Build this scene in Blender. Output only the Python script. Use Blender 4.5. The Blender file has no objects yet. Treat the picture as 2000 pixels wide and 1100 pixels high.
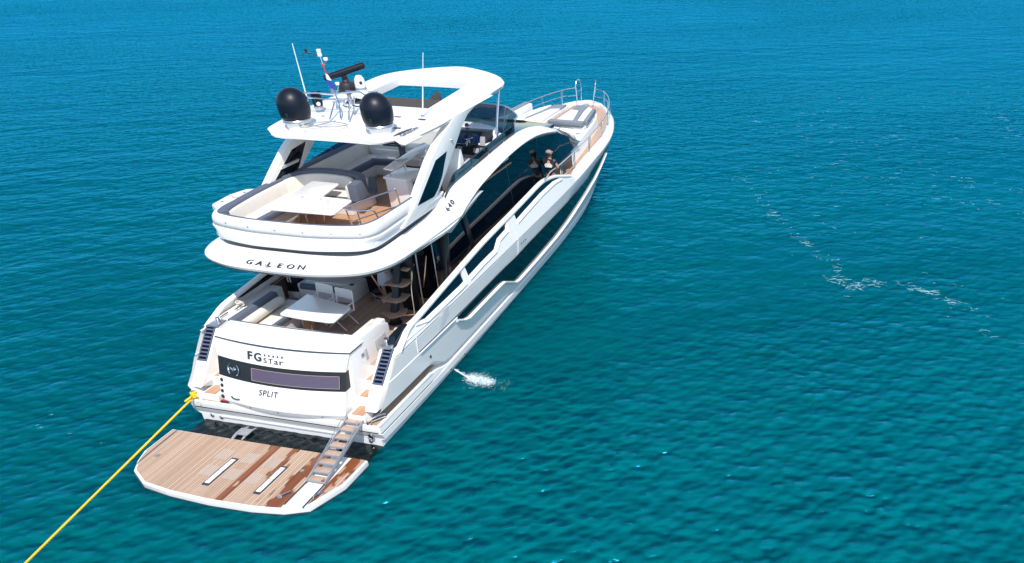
import bpy, bmesh, math, random
from mathutils import Vector, Matrix
random.seed(7)
SC = bpy.context.scene
COL = SC.collection
# ---------------------------------------------------------------- camera
cam = bpy.data.cameras.new('camera'); camo = bpy.data.objects.new('camera', cam); COL.objects.link(camo)
camo.location = (12.413, -11.913, 10.903)
camo.rotation_euler = (math.radians(90 - 32.483), 0, math.radians(12.958))
cam.sensor_width = 36; cam.lens = 36 * 1500 / 2000
cam.shift_x = -(1351 - 1000) / 2000; cam.shift_y = (726 - 550) / 2000
cam.clip_end = 20000
SC.camera = camo
# ---------------------------------------------------------------- world, sun, exposure
SUN = Vector((.34, -.59, 1.0)).normalized()
w = bpy.data.worlds.new('World'); SC.world = w; w.use_nodes = True
nt = w.node_tree; bg = nt.nodes['Background']
sky = nt.nodes.new('ShaderNodeTexSky'); sky.sky_type = 'NISHITA'; sky.sun_disc = False
sky.sun_elevation = math.asin(SUN.z); sky.sun_rotation = math.atan2(SUN.x, SUN.y)
sky.air_density = 1.0; sky.dust_density = .6; sky.ozone_density = 1.5
nt.links.new(sky.outputs[0], bg.inputs[0]); bg.inputs[1].default_value = .15
sl = bpy.data.lights.new('sun', 'SUN'); so = bpy.data.objects.new('sun', sl); COL.objects.link(so)
sl.energy = 3.4; sl.angle = math.radians(.5); sl.color = (1, .955, .88)
so.rotation_euler = SUN.to_track_quat('Z', 'Y').to_euler(); so.location = (-20, -30, 50)
SC.view_settings.view_transform = 'Standard'; SC.view_settings.look = 'None'
SC.view_settings.exposure = 0.52; SC.view_settings.gamma = 1
SC.cycles.max_bounces = 8; SC.cycles.transparent_max_bounces = 12; SC.cycles.caustics_reflective = False

# ---------------------------------------------------------------- materials
M = {}
def P(name, col, rough=.5, metal=0, coat=0, spec=.5, bump=None, var=0, scale=6.0):
    m = bpy.data.materials.new(name); m.use_nodes = True; n = m.node_tree; b = n.nodes['Principled BSDF']
    b.inputs['Base Color'].default_value = (*col, 1); b.inputs['Roughness'].default_value = rough
    b.inputs['Metallic'].default_value = metal; b.inputs['Coat Weight'].default_value = coat
    b.inputs['Coat Roughness'].default_value = .05
    b.inputs['Specular IOR Level'].default_value = spec
    g = n.nodes.new('ShaderNodeNewGeometry'); N = n.nodes.new('ShaderNodeTexNoise'); N.inputs['Scale'].default_value = scale
    N.inputs['Detail'].default_value = 6
    n.links.new(g.outputs['Position'], N.inputs['Vector'])
    if var:
        mx = n.nodes.new('ShaderNodeMix'); mx.data_type = 'RGBA'
        mx.inputs[6].default_value = (*[c * (1 - var) for c in col], 1); mx.inputs[7].default_value = (*[min(1, c * (1 + var * .6)) for c in col], 1)
        n.links.new(N.outputs['Fac'], mx.inputs[0]); n.links.new(mx.outputs[2], b.inputs['Base Color'])
    if bump:
        N2 = n.nodes.new('ShaderNodeTexNoise'); N2.inputs['Scale'].default_value = bump[0]; N2.inputs['Detail'].default_value = 3
        n.links.new(g.outputs['Position'], N2.inputs['Vector'])
        bp = n.nodes.new('ShaderNodeBump'); bp.inputs['Strength'].default_value = bump[1]; bp.inputs['Distance'].default_value = .01
        n.links.new(N2.outputs['Fac'], bp.inputs['Height']); n.links.new(bp.outputs[0], b.inputs['Normal'])
    M[name] = m; return m
P('gel', (.83, .815, .79), .28, coat=.35, var=.035, scale=1.6)
P('gel_grey', (.50, .51, .52), .35, coat=.3, var=.04)
P('gel_line', (.035, .045, .06), .4)
P('cream', (.73, .68, .61), .75, bump=(90, .25), var=.06, scale=4)
P('vinyl', (.74, .73, .71), .55, bump=(30, .1), var=.04, scale=3)
P('char', (.10, .118, .16), .72, bump=(120, .3), var=.12, scale=9)
P('grey_fab', (.20, .225, .25), .8, bump=(120, .3), var=.1, scale=9)
P('glass', (.002, .006, .012), .04, spec=.5)
P('black', (.012, .013, .016), .35, var=.2)
P('dome', (.003, .006, .014), .42, var=.2, spec=.35)
P('plastic', (.02, .022, .027), .45)
P('chrome', (.72, .72, .72), .16, metal=1)
P('brass', (.75, .58, .40), .22, metal=1)
P('slat', (.50, .41, .345), .6)
P('grille', (.09, .11, .16), .85, spec=.15)
P('slot', (.004, .005, .018), .95, spec=.05)
P('ink', (.03, .035, .06), .5)
P('brown', (.035, .026, .022), .35, coat=.3, var=.15)
P('skin', (.55, .29, .19), .55)
P('hair', (.03, .018, .012), .6)
P('cloth', (.55, .58, .68), .85, var=.3, scale=25)
P('white', (.8, .8, .8), .5)
P('yellow', (.92, .58, .015), .7, bump=(60, .5), var=.15, scale=30)
P('red', (.75, .02, .02), .6)
P('blue', (.03, .06, .35), .6)
P('tealbox', (.02, .25, .28), .5)
P('amber', (.30, .17, .02), .5)
P('screen', (.02, .06, .16), .1)
P('grey', (.28, .29, .31), .5, var=.1)
P('navy_glass', (.002, .012, .022), .07, spec=.28)
P('louvre_slat', (.10, .08, .125), .6, spec=.3)
P('louvre', (.09, .075, .13), .55)
P('canvas', (.055, .052, .05), .8, bump=(40, .4), var=.2, scale=8)
P('steel', (.55, .56, .57), .3, metal=.8)
P('dark_water', (.002, .007, .008), .06, bump=(7, .9), spec=.4)
P('pink', (.30, .22, .22), .7)

def tinted(name, col, a):
    m = bpy.data.materials.new(name); m.use_nodes = True; n = m.node_tree; n.nodes.clear()
    o = n.nodes.new('ShaderNodeOutputMaterial'); mx = n.nodes.new('ShaderNodeMixShader'); t = n.nodes.new('ShaderNodeBsdfTransparent')
    g = n.nodes.new('ShaderNodeBsdfGlossy'); g.inputs['Roughness'].default_value = .03; t.inputs[0].default_value = (*col, 1)
    g.inputs[0].default_value = (1, 1, 1, 1)
    mx.inputs[0].default_value = .07
    f = None; n.links.new(t.outputs[0], mx.inputs[1]); n.links.new(g.outputs[0], mx.inputs[2])
    n.links.new(mx.outputs[0], o.inputs[0]); M[name] = m
tinted('tint', (.05, .13, .20), .5)

def teak(name, c1, c2, width=.058, wet=None, axis='x'):
    m = bpy.data.materials.new(name); m.use_nodes = True; n = m.node_tree; L = n.links; b = n.nodes['Principled BSDF']
    g = n.nodes.new('ShaderNodeNewGeometry'); sx = n.nodes.new('ShaderNodeSeparateXYZ'); L.new(g.outputs['Position'], sx.inputs[0])
    def mt(op, a, bb=None, c=None):
        q = n.nodes.new('ShaderNodeMath'); q.operation = op
        for i, v in enumerate((a, bb, c)):
            if v is None: continue
            if isinstance(v, (int, float)): q.inputs[i].default_value = v
            else: L.new(v, q.inputs[i])
        return q.outputs[0]
    X = sx.outputs[0] if axis == 'x' else sx.outputs[1]
    pl = mt('DIVIDE', X, width); fr = mt('FRACT', pl); fl = mt('FLOOR', pl)
    caulk = mt('LESS_THAN', fr, .13)
    wn = n.nodes.new('ShaderNodeTexWhiteNoise'); wn.noise_dimensions = '1D'; L.new(fl, wn.inputs['W'])
    mp = n.nodes.new('ShaderNodeMapping'); mp.inputs['Scale'].default_value = (30, 1.6, 10) if axis == 'x' else (1.6, 30, 10); L.new(g.outputs['Position'], mp.inputs[0])
    no = n.nodes.new('ShaderNodeTexNoise'); no.inputs['Scale'].default_value = 1; no.inputs['Detail'].default_value = 5; L.new(mp.outputs[0], no.inputs['Vector'])
    f = mt('MULTIPLY_ADD', wn.outputs['Value'], .55, mt('MULTIPLY', no.outputs['Fac'], .6))
    mx = n.nodes.new('ShaderNodeMix'); mx.data_type = 'RGBA'; mx.inputs[6].default_value = (*c1, 1); mx.inputs[7].default_value = (*c2, 1); L.new(f, mx.inputs[0])
    col = mx.outputs[2]; rough = .6
    if wet:
        # wet stains, stretched along the planks, with ragged plank-wise edges
        cmb = n.nodes.new('ShaderNodeCombineXYZ'); L.new(mt('ADD', mt('MULTIPLY', fl, width * .75), mt('MULTIPLY', X, .45)), cmb.inputs[0]); L.new(mt('MULTIPLY', sx.outputs[1], .5), cmb.inputs[1])
        w2 = n.nodes.new('ShaderNodeTexNoise'); w2.inputs['Scale'].default_value = 1.6; w2.inputs['Detail'].default_value = 5; w2.inputs['Roughness'].default_value = .5; L.new(cmb.outputs[0], w2.inputs['Vector'])
        base = wet(mt, sx)
        kr = n.nodes.new('ShaderNodeMapRange'); kr.interpolation_type = 'SMOOTHSTEP'; kr.inputs[1].default_value = .575; kr.inputs[2].default_value = .615; L.new(mt('ADD', w2.outputs['Fac'], base), kr.inputs[0]); k = kr.outputs[0]
        wx = n.nodes.new('ShaderNodeMix'); wx.data_type = 'RGBA'; L.new(k, wx.inputs[0]); L.new(col, wx.inputs[6])
        wc = n.nodes.new('ShaderNodeMix'); wc.data_type = 'RGBA'; wc.inputs[6].default_value = (.12, .030, .009, 1); wc.inputs[7].default_value = (.30, .095, .030, 1); L.new(f, wc.inputs[0])
        L.new(wc.outputs[2], wx.inputs[7]); col = wx.outputs[2]
        L.new(mt('SUBTRACT', .62, mt('MULTIPLY', k, .4)), b.inputs['Roughness'])
    else: b.inputs['Roughness'].default_value = .6
    m2 = n.nodes.new('ShaderNodeMix'); m2.data_type = 'RGBA'; L.new(caulk, m2.inputs[0]); L.new(col, m2.inputs[6]); m2.inputs[7].default_value = (.10, .065, .05, 1)
    L.new(m2.outputs[2], b.inputs['Base Color']); M[name] = m
teak('teak', (.38, .24, .16), (.58, .41, .30))
def wetf(mt, sx):
    X, Y = sx.outputs[0], sx.outputs[1]
    a = mt('MULTIPLY', mt('SUBTRACT', X, .55), .085)            # wetter towards starboard
    b_ = mt('MULTIPLY', mt('LESS_THAN', mt('ABSOLUTE', mt('SUBTRACT', X, .22)), .085), .22)
    c = mt('MULTIPLY', mt('MULTIPLY', mt('LESS_THAN', X, -2.18), mt('GREATER_THAN', Y, -1.6)), .16)
    return mt('ADD', mt('ADD', mt('MINIMUM', a, .09), b_), c)
teak('teak_wet', (.36, .225, .145), (.55, .395, .280), width=.062, wet=wetf)
teak('teak_warm', (.42, .22, .12), (.58, .34, .2), width=.05)
teak('teak_step', (.30, .19, .13), (.44, .30, .21), width=.05)

# ---------------------------------------------------------------- mesh helpers
OFF = {}
def tag(o, label=None, cat=None, group=None, kind=None):
    if label: o['label'] = label
    if cat: o['category'] = cat
    if group: o['group'] = group
    if kind: o['kind'] = kind
    return o
def empty(name, loc=(0, 0, 0), rz=0, **k):
    o = bpy.data.objects.new(name, None); COL.objects.link(o); o.location = loc; o.rotation_euler = (0, 0, rz); o.empty_display_size = .3
    OFF[o.name] = Vector((0, 0, 0)); return tag(o, **k)
class MB:
    def __init__(s): s.v = []; s.f = []
    def add(s, vs, fs):
        n = len(s.v); s.v += [tuple(v) for v in vs]; s.f += [tuple(i + n for i in f) for f in fs]; return s
    def mirror(s):
        n = len(s.v); s.v += [(-x, y, z) for x, y, z in s.v]; s.f += [tuple(i + n for i in reversed(f)) for f in s.f]; return s
    def mx(s): # mirrored copy
        m = MB(); m.v = [(-x, y, z) for x, y, z in s.v]; m.f = [tuple(reversed(f)) for f in s.f]; return m
    def build(s, name, mat, parent=None, bevel=0, smooth=True, ang=35, recentre=True, seg=2, sub=0, **k):
        me = bpy.data.meshes.new(name); off = Vector((0, 0, 0))
        if parent is not None: off = OFF[parent.name]
        c = Vector((0, 0, 0))
        if recentre and s.v:
            xs, ys, zs = zip(*s.v); c = Vector(((min(xs) + max(xs)) / 2, (min(ys) + max(ys)) / 2, min(zs)))
        me.from_pydata([Vector(v) - c for v in s.v], [], s.f)
        bm = bmesh.new(); bm.from_mesh(me)
        bmesh.ops.remove_doubles(bm, verts=bm.verts, dist=1e-5)
        bmesh.ops.recalc_face_normals(bm, faces=bm.faces)
        if bevel:
            es = [e for e in bm.edges if len(e.link_faces) == 2 and e.calc_face_angle(0) > math.radians(28)]
            bmesh.ops.bevel(bm, geom=es, offset=bevel, segments=seg, profile=.6, affect='EDGES', clamp_overlap=True)
        bm.to_mesh(me); bm.free()
        if smooth: me.shade_smooth(); me.set_sharp_from_angle(angle=math.radians(ang))
        me.materials.append(M[mat] if isinstance(mat, str) else mat)
        o = bpy.data.objects.new(name, me); COL.objects.link(o)
        if sub:
            md = o.modifiers.new('s', 'SUBSURF'); md.levels = md.render_levels = sub
        o.location = c - off; OFF[o.name] = c
        if parent is not None: o.parent = parent
        return tag(o, **k)
    # shapes
    def box(s, x0, x1, y0, y1, z0, z1):
        return s.add([(x, y, z) for z in (z0, z1) for y in (y0, y1) for x in (x0, x1)], [(0, 2, 3, 1), (4, 5, 7, 6), (0, 1, 5, 4), (2, 6, 7, 3), (0, 4, 6, 2), (1, 3, 7, 5)])
    def prism(s, poly, z0, z1, ax='z', top=None):
        """extrude a polygon; ax z: poly in (x,y); ax x: poly in (y,z); ax y: poly in (x,z). top: optional second polygon"""
        n = len(poly); q = top or poly
        def T(p, h): return (p[0], p[1], h) if ax == 'z' else (h, p[0], p[1]) if ax == 'x' else (p[0], h, p[1])
        vs = [T(p, z0) for p in poly] + [T(p, z1) for p in q]
        return s.add(vs, [tuple(range(n))[::-1], tuple(range(n, 2 * n))] + [(i, (i + 1) % n, n + (i + 1) % n, n + i) for i in range(n)])
    def loft(s, rings, closed=True, caps=True):
        n = len(rings[0]); vs = [p for r in rings for p in r]; fs = []
        for i in range(len(rings) - 1):
            for j in range(n if closed else n - 1):
                a = i * n + j; b = i * n + (j + 1) % n; fs.append((a, b, b + n, a + n))
        if caps and closed: fs += [tuple(range(n))[::-1], tuple(range((len(rings) - 1) * n, len(rings) * n))]
        return s.add(vs, fs)
    def tube(s, path, r, n=8, taper=None, flat=1.0):
        path = [Vector(p) for p in path]; rings = []; up = Vector((0, 0, 1)); prev = None
        for i, p in enumerate(path):
            t = (path[min(i + 1, len(path) - 1)] - path[max(i - 1, 0)]).normalized()
            if prev is None:
                a = up if abs(t.dot(up)) < .95 else Vector((0, 1, 0)); u = t.cross(a).normalized()
            else:
                u = prev - t * prev.dot(t); u = u.normalized() if u.length > 1e-6 else t.orthogonal().normalized()
            prev = u; v = t.cross(u); rr = r if taper is None else taper[i]
            rings.append([tuple(p + u * math.cos(2 * math.pi * k / n) * rr + v * math.sin(2 * math.pi * k / n) * rr * flat) for k in range(n)])
        return s.loft(rings)
    def sweep(s, path, prof, side=None):
        """profile (across, up) swept along path keeping up = z; across = horizontal normal"""
        path = [Vector(p) for p in path]; rings = []
        for i, p in enumerate(path):
            t = path[min(i + 1, len(path) - 1)] - path[max(i - 1, 0)]; h = Vector((t.y, -t.x, 0)).normalized()
            if side is not None: h = Vector(side)
            rings.append([tuple(p + h * a + Vector((0, 0, b))) for a, b in prof])
        return s.loft(rings)
    def lathe(s, prof, c=(0, 0, 0), n=24, ax=Vector((0, 0, 1))):
        """prof (r,z)"""
        q = Vector((0, 0, 1)).rotation_difference(Vector(ax)); c = Vector(c)
        rings = [[tuple(c + q @ Vector((r * math.cos(2 * math.pi * k / n), r * math.sin(2 * math.pi * k / n), z))) for k in range(n)] for r, z in prof]
        return s.loft(rings)
    def quad(s, a, b, c, d): return s.add([a, b, c, d], [(0, 1, 2, 3)])
def smooth_path(pts, n=6):
    """Catmull-Rom"""
    P_ = [Vector(p) for p in pts]; out = []
    for i in range(len(P_) - 1):
        p0 = P_[max(i - 1, 0)]; p1 = P_[i]; p2 = P_[i + 1]; p3 = P_[min(i + 2, len(P_) - 1)]
        for k in range(n):
            t = k / n; out.append(.5 * ((2 * p1) + (p2 - p0) * t + (2 * p0 - 5 * p1 + 4 * p2 - p3) * t * t + (3 * p1 - p0 - 3 * p2 + p3) * t ** 3))
    out.append(P_[-1]); return [tuple(p) for p in out]
def interp(tab, x):
    if x <= tab[0][0]: return tab[0][1]
    for (a, b), (c, d) in zip(tab, tab[1:]):
        if x <= c: return b + (d - b) * (x - a) / (c - a)
    return tab[-1][1]
def sinterp(tab, x):
    """smooth (monotone-ish cubic) interpolation"""
    n = len(tab)
    if x <= tab[0][0]: return tab[0][1]
    if x >= tab[-1][0]: return tab[-1][1]
    i = max(k for k in range(n - 1) if tab[k][0] <= x); x0, y0 = tab[i]; x1, y1 = tab[i + 1]
    def sl(k):
        if k <= 0: return (tab[1][1] - tab[0][1]) / (tab[1][0] - tab[0][0])
        if k >= n - 1: return (tab[-1][1] - tab[-2][1]) / (tab[-1][0] - tab[-2][0])
        return (tab[k + 1][1] - tab[k - 1][1]) / (tab[k + 1][0] - tab[k - 1][0])
    h = x1 - x0; t = (x - x0) / h; m0 = sl(i) * h; m1 = sl(i + 1) * h
    return (2 * t ** 3 - 3 * t * t + 1) * y0 + (t ** 3 - 2 * t * t + t) * m0 + (-2 * t ** 3 + 3 * t * t) * y1 + (t ** 3 - t * t) * m1
def fr(a, b, n): return [a + (b - a) * i / (n - 1) for i in range(n)]
def text_mb(txt, size, M4, depth=.004, shear=0, font_scale_x=1, spacing=1):
    cu = bpy.data.curves.new('t', 'FONT'); cu.body = txt; cu.size = size; cu.extrude = depth; cu.shear = shear; cu.space_character = spacing
    cu.align_x = 'CENTER'; cu.resolution_u = 3
    o = bpy.data.objects.new('t', cu); COL.objects.link(o); bpy.context.view_layer.update()
    me = bpy.data.meshes.new_from_object(o.evaluated_get(bpy.context.evaluated_depsgraph_get()))
    b = MB(); b.add([tuple(M4 @ Vector((v.co.x * font_scale_x, v.co.y, v.co.z))) for v in me.vertices], [tuple(p.vertices) for p in me.polygons])
    bpy.data.objects.remove(o); bpy.data.curves.remove(cu); bpy.data.meshes.remove(me); return b
def frame(o, xdir, ydir):
    x = Vector(xdir).normalized(); z = x.cross(Vector(ydir)).normalized(); y = z.cross(x)
    return Matrix(((x.x, y.x, z.x, o[0]), (x.y, y.y, z.y, o[1]), (x.z, y.z, z.z, o[2]), (0, 0, 0, 1)))
# ================================================================ WATER
def water_mat():
    m = bpy.data.materials.new('sea'); m.use_nodes = True; n = m.node_tree; L = n.links; n.nodes.clear()
    o = n.nodes.new('ShaderNodeOutputMaterial'); g = n.nodes.new('ShaderNodeNewGeometry')
    def noise(sc, rot, st, det=3, rough=.5, dist=0):
        mp = n.nodes.new('ShaderNodeMapping'); mp.vector_type = 'TEXTURE'; mp.inputs['Rotation'].default_value = (0, 0, math.radians(rot)); mp.inputs['Scale'].default_value = (st, 1, 1)
        L.new(g.outputs['Position'], mp.inputs[0]); t = n.nodes.new('ShaderNodeTexNoise'); t.inputs['Scale'].default_value = sc; t.inputs['Detail'].default_value = det
        t.inputs['Roughness'].default_value = rough; t.inputs['Distortion'].default_value = dist; L.new(mp.outputs[0], t.inputs['Vector']); return t.outputs['Fac']
    def mt(op, a, b=None):
        q = n.nodes.new('ShaderNodeMath'); q.operation = op
        for i, v in enumerate((a, b)):
            if v is None: continue
            if isinstance(v, (int, float)): q.inputs[i].default_value = v
            else: L.new(v, q.inputs[i])
        return q.outputs[0]
    def ramp(f, a, b):
        r = n.nodes.new('ShaderNodeMapRange'); r.inputs[1].default_value = a; r.inputs[2].default_value = b; L.new(f, r.inputs[0]); return r.outputs[0]
    # crest lines: a fan of travelling wave trains of different length and heading, each bent by noise
    def train(lam, rot, dist, det=2.0, dsc=1.0):
        mp = n.nodes.new('ShaderNodeMapping'); mp.inputs['Rotation'].default_value = (0, 0, math.radians(-rot)); L.new(g.outputs['Position'], mp.inputs[0])
        t = n.nodes.new('ShaderNodeTexWave'); t.wave_type = 'BANDS'; t.bands_direction = 'Y'; t.wave_profile = 'SIN'
        t.inputs['Scale'].default_value = .314 / lam; t.inputs['Distortion'].default_value = dist; t.inputs['Detail'].default_value = det; t.inputs['Detail Scale'].default_value = dsc; t.inputs['Detail Roughness'].default_value = .55
        t.inputs['Phase Offset'].default_value = lam * 7.3 + rot; L.new(mp.outputs[0], t.inputs['Vector']); return t.outputs['Fac']
    gust = ramp(noise(.045, 35, 1.8, 3, .55), .40, .62)       # wind-rippled patches between smoother lanes
    gust2 = ramp(noise(.35, 10, 1.7, 2, .5), .30, .70)
    swell = noise(.12, 24, 2.2, 2, .5)
    tr = [(2.6, 26, 7, .036), (1.7, -2, 7, .026), (1.2, 44, 7, .021), (.84, 14, 6.5, .021), (.62, 56, 6, .016), (.56, -12, 6, .017), (.40, 26, 5.5, .013), (.28, 2, 5, .0095), (.26, 52, 5, .0095), (.17, 22, 4, .005)]
    h = mt('MULTIPLY', swell, .42); cs = None; tot = 0
    for lam, rot, dist, amp in tr:
        v = train(lam, rot, dist, 2.0, 1.6 if lam > .5 else 1.2); a = mt('MULTIPLY', v, amp * 1.05)
        if lam < .9: a = mt('MULTIPLY', a, mt('ADD', mt('MULTIPLY', gust, .9), mt('ADD', mt('MULTIPLY', gust2, .4), .35)))
        h = mt('ADD', h, a)
        wgt = {1.2: .07, .84: .12, .62: .13, .56: .15, .40: .20, .28: .16, .26: .16, .17: .08}.get(lam, 0)
        if wgt: cs = mt('MULTIPLY', v, wgt) if cs is None else mt('ADD', cs, mt('MULTIPLY', v, wgt)); tot += wgt
    cs = mt('DIVIDE', cs, tot); rip3 = noise(5.0, 20, 2.0, 3, .55, .2)
    h = mt('ADD', h, mt('MULTIPLY', rip3, .016))
    bp = n.nodes.new('ShaderNodeBump'); bp.inputs['Strength'].default_value = 1; bp.inputs['Distance'].default_value = 1.0; L.new(h, bp.inputs['Height'])
    # water colour: greener near and astern, bluer away
    sx = n.nodes.new('ShaderNodeSeparateXYZ'); L.new(g.outputs['Position'], sx.inputs[0])
    dist = mt('ADD', mt('MULTIPLY', sx.outputs[1], .018), mt('MULTIPLY', sx.outputs[0], .006))
    deep = noise(.035, 25, 1.6, 3, .5)
    f = mt('ADD', dist, mt('MULTIPLY', mt('SUBTRACT', deep, .5), .8))
    f = ramp(f, -.15, .75)
    c = n.nodes.new('ShaderNodeMix'); c.data_type = 'RGBA'; L.new(f, c.inputs[0])
    c.inputs[6].default_value = (.0002, .096, .103, 1); c.inputs[7].default_value = (.0002, .128, .178, 1)
    # scattered crest light painted into the colour: brighter where the wave is high
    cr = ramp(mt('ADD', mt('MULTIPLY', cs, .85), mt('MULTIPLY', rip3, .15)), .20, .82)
    # gusts sharpen this painted contrast, lanes are softer; noise tints broad lighter and darker bands
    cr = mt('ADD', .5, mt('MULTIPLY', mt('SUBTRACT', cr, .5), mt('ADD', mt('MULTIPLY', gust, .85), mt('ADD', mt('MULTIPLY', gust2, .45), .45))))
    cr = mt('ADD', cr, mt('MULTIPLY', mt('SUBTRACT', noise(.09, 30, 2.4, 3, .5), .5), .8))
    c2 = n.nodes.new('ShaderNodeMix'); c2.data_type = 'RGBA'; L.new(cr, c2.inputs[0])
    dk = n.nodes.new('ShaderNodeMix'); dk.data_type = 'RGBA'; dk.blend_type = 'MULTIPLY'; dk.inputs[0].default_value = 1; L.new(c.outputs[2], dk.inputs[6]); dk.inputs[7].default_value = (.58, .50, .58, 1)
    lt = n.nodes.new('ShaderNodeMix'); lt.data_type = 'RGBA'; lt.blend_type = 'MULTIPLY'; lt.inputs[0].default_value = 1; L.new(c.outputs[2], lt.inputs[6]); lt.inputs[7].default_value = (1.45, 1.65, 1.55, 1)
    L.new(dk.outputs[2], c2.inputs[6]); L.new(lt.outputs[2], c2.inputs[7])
    d = n.nodes.new('ShaderNodeSubsurfaceScattering'); d.falloff = 'BURLEY'; d.inputs['Scale'].default_value = 1.0; d.inputs['Radius'].default_value = (3.0, 5.0, 5.5)
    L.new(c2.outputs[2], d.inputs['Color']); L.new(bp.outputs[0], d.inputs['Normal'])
    # a share of plain diffuse keeps the relief of the ripples
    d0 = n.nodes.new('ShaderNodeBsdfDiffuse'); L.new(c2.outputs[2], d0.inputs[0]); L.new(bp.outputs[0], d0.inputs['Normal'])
    dm = n.nodes.new('ShaderNodeMixShader'); dm.inputs[0].default_value = .18; L.new(d.outputs[0], dm.inputs[1]); L.new(d0.outputs[0], dm.inputs[2]); d = dm
    t = n.nodes.new('ShaderNodeBsdfTransparent'); t.inputs[0].default_value = (.20, .80, .80, 1)
    m1 = n.nodes.new('ShaderNodeMixShader'); m1.inputs[0].default_value = .25; L.new(d.outputs[0], m1.inputs[1]); L.new(t.outputs[0], m1.inputs[2])
    gl = n.nodes.new('ShaderNodeBsdfGlossy'); gl.inputs['Roughness'].default_value = .22; gl.inputs[0].default_value = (.02, .36, .62, 1); L.new(bp.outputs[0], gl.inputs['Normal'])
    fz = n.nodes.new('ShaderNodeFresnel'); fz.inputs[0].default_value = 1.33; L.new(bp.outputs[0], fz.inputs['Normal'])
    m2 = n.nodes.new('ShaderNodeMixShader'); L.new(mt('MULTIPLY', fz.outputs[0], 1.4), m2.inputs[0]); L.new(m1.outputs[0], m2.inputs[1]); L.new(gl.outputs[0], m2.inputs[2])
    L.new(m2.outputs[0], o.inputs[0]); M['sea'] = m
    s = bpy.data.materials.new('seabed'); s.use_nodes = True; b = s.node_tree.nodes['Principled BSDF']; b.inputs['Base Color'].default_value = (.001, .03, .04, 1); b.inputs['Roughness'].default_value = .9
    M['seabed'] = s
water_mat()
S = 6000
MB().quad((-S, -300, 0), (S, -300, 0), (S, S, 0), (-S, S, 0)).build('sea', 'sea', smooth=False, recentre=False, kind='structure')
MB().quad((-S, -300, -9), (S, -300, -9), (S, S, -9), (-S, S, -9)).build('seabed', 'seabed', smooth=False, recentre=False, kind='structure')
P('foam', (.50, .80, .83), .8)
def lacy(name, col, a):
    m = M[name]; n = m.node_tree; b = n.nodes['Principled BSDF']; g = n.nodes.new('ShaderNodeNewGeometry'); t = n.nodes.new('ShaderNodeTexNoise'); t.inputs['Scale'].default_value = 38
    n.links.new(g.outputs['Position'], t.inputs['Vector']); r = n.nodes.new('ShaderNodeMapRange'); r.inputs[1].default_value = .35; r.inputs[2].default_value = .65; r.inputs[4].default_value = a
    n.links.new(t.outputs['Fac'], r.inputs[0]); n.links.new(r.outputs[0], b.inputs['Alpha'])
lacy('foam', None, .6)
fm = MB()
def wisp(mb, x, y, ln, w, a=None):
    a = random.uniform(-.6, .9) if a is None else a; n = max(4, int(ln / .03)); L_, R_w = [], []
    for k in range(n):
        a += random.gauss(0, .45); x += math.cos(a) * ln / n * 1.2; y += math.sin(a) * ln / n * .8
        ww = w * (.25 + random.random()) * math.sin(math.pi * (k + .5) / n); nx, ny = -math.sin(a), math.cos(a)
        L_.append((x + nx * ww, y + ny * ww, .03 + random.uniform(0, .01))); R_w.append((x - nx * ww, y - ny * ww, .03))
    c = len(mb.v); mb.v += [p for q in zip(L_, R_w) for p in q]
    mb.f += [(c + 2 * k, c + 2 * k + 1, c + 2 * k + 3, c + 2 * k + 2) for k in range(n - 1)]
def trail(pts, step, spread, ln, w):
    for (x0, y0), (x1, y1) in zip(pts, pts[1:]):
        for i in range(max(1, int(math.hypot(x1 - x0, y1 - y0) / step))):
            t = random.random()
            if random.random() < .4: continue
            wisp(fm, x0 + (x1 - x0) * t + random.gauss(0, spread), y0 + (y1 - y0) * t + random.gauss(0, spread), ln * random.uniform(.3, 1.6), w * random.uniform(.4, 1.3))
trail([(6.56, 21.66), (7.14, 20.34), (7.89, 19.17), (8.9, 16.6), (10.0, 14.9), (10.7, 13.7), (11.5, 12.75), (11.85, 11.3), (12.4, 10.8), (13.0, 11.3), (13.7, 11.4), (14.75, 10.95), (15.6, 10.1), (16.3, 9.9)], .10, .17, .22, .011)
for cx, cy, k in ((11.9, 11.2, 16), (12.3, 10.8, 16), (13.0, 11.3, 16), (14.6, 11.0, 26), (15.3, 10.4, 12), (9.0, 16.5, 8), (10.5, 14.0, 7)):
    for i in range(k): wisp(fm, cx + random.gauss(0, .2), cy + random.gauss(0, .10), random.uniform(.1, .35), random.uniform(.006, .022))
for pts in ([(5.5, 30.7), (7, 29.5), (8.7, 29.1), (11, 30.4)], [(9, 27.6), (11.5, 27.1), (13.7, 28.5), (14.6, 27.5)], [(18.9, 35.6), (19.4, 32.5), (19.9, 29.5), (21.5, 28.6)], [(14.9, 23.7), (17.5, 21.5), (20, 20.5)], [(9.3, 24), (12, 22.8), (16, 20), (18, 19.2)], [(15.8, 8.9), (16.6, 8.2), (17.2, 7.9)]):
    trail(pts, .22, .35, .3, .014)
for i in range(240):
    x = random.uniform(7, 30); y = random.uniform(9, 42)
    if x < 6 + (26 - y) * .3: continue
    wisp(fm, x, y, random.uniform(.05, .3), random.uniform(.005, .015))
for i in range(6): wisp(fm, random.uniform(-6.5, -3.5), random.uniform(-3.5, -.5), .12, .006)
for i in range(90):
    t = random.random() * .6; wisp(fm, 3.0 + t * 1.1, 3.14 - t * .1 + random.gauss(0, .09), random.uniform(.06, .2), random.uniform(.006, .018))
fm.build('sea_foam', 'foam', smooth=False, kind='stuff')
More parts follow.
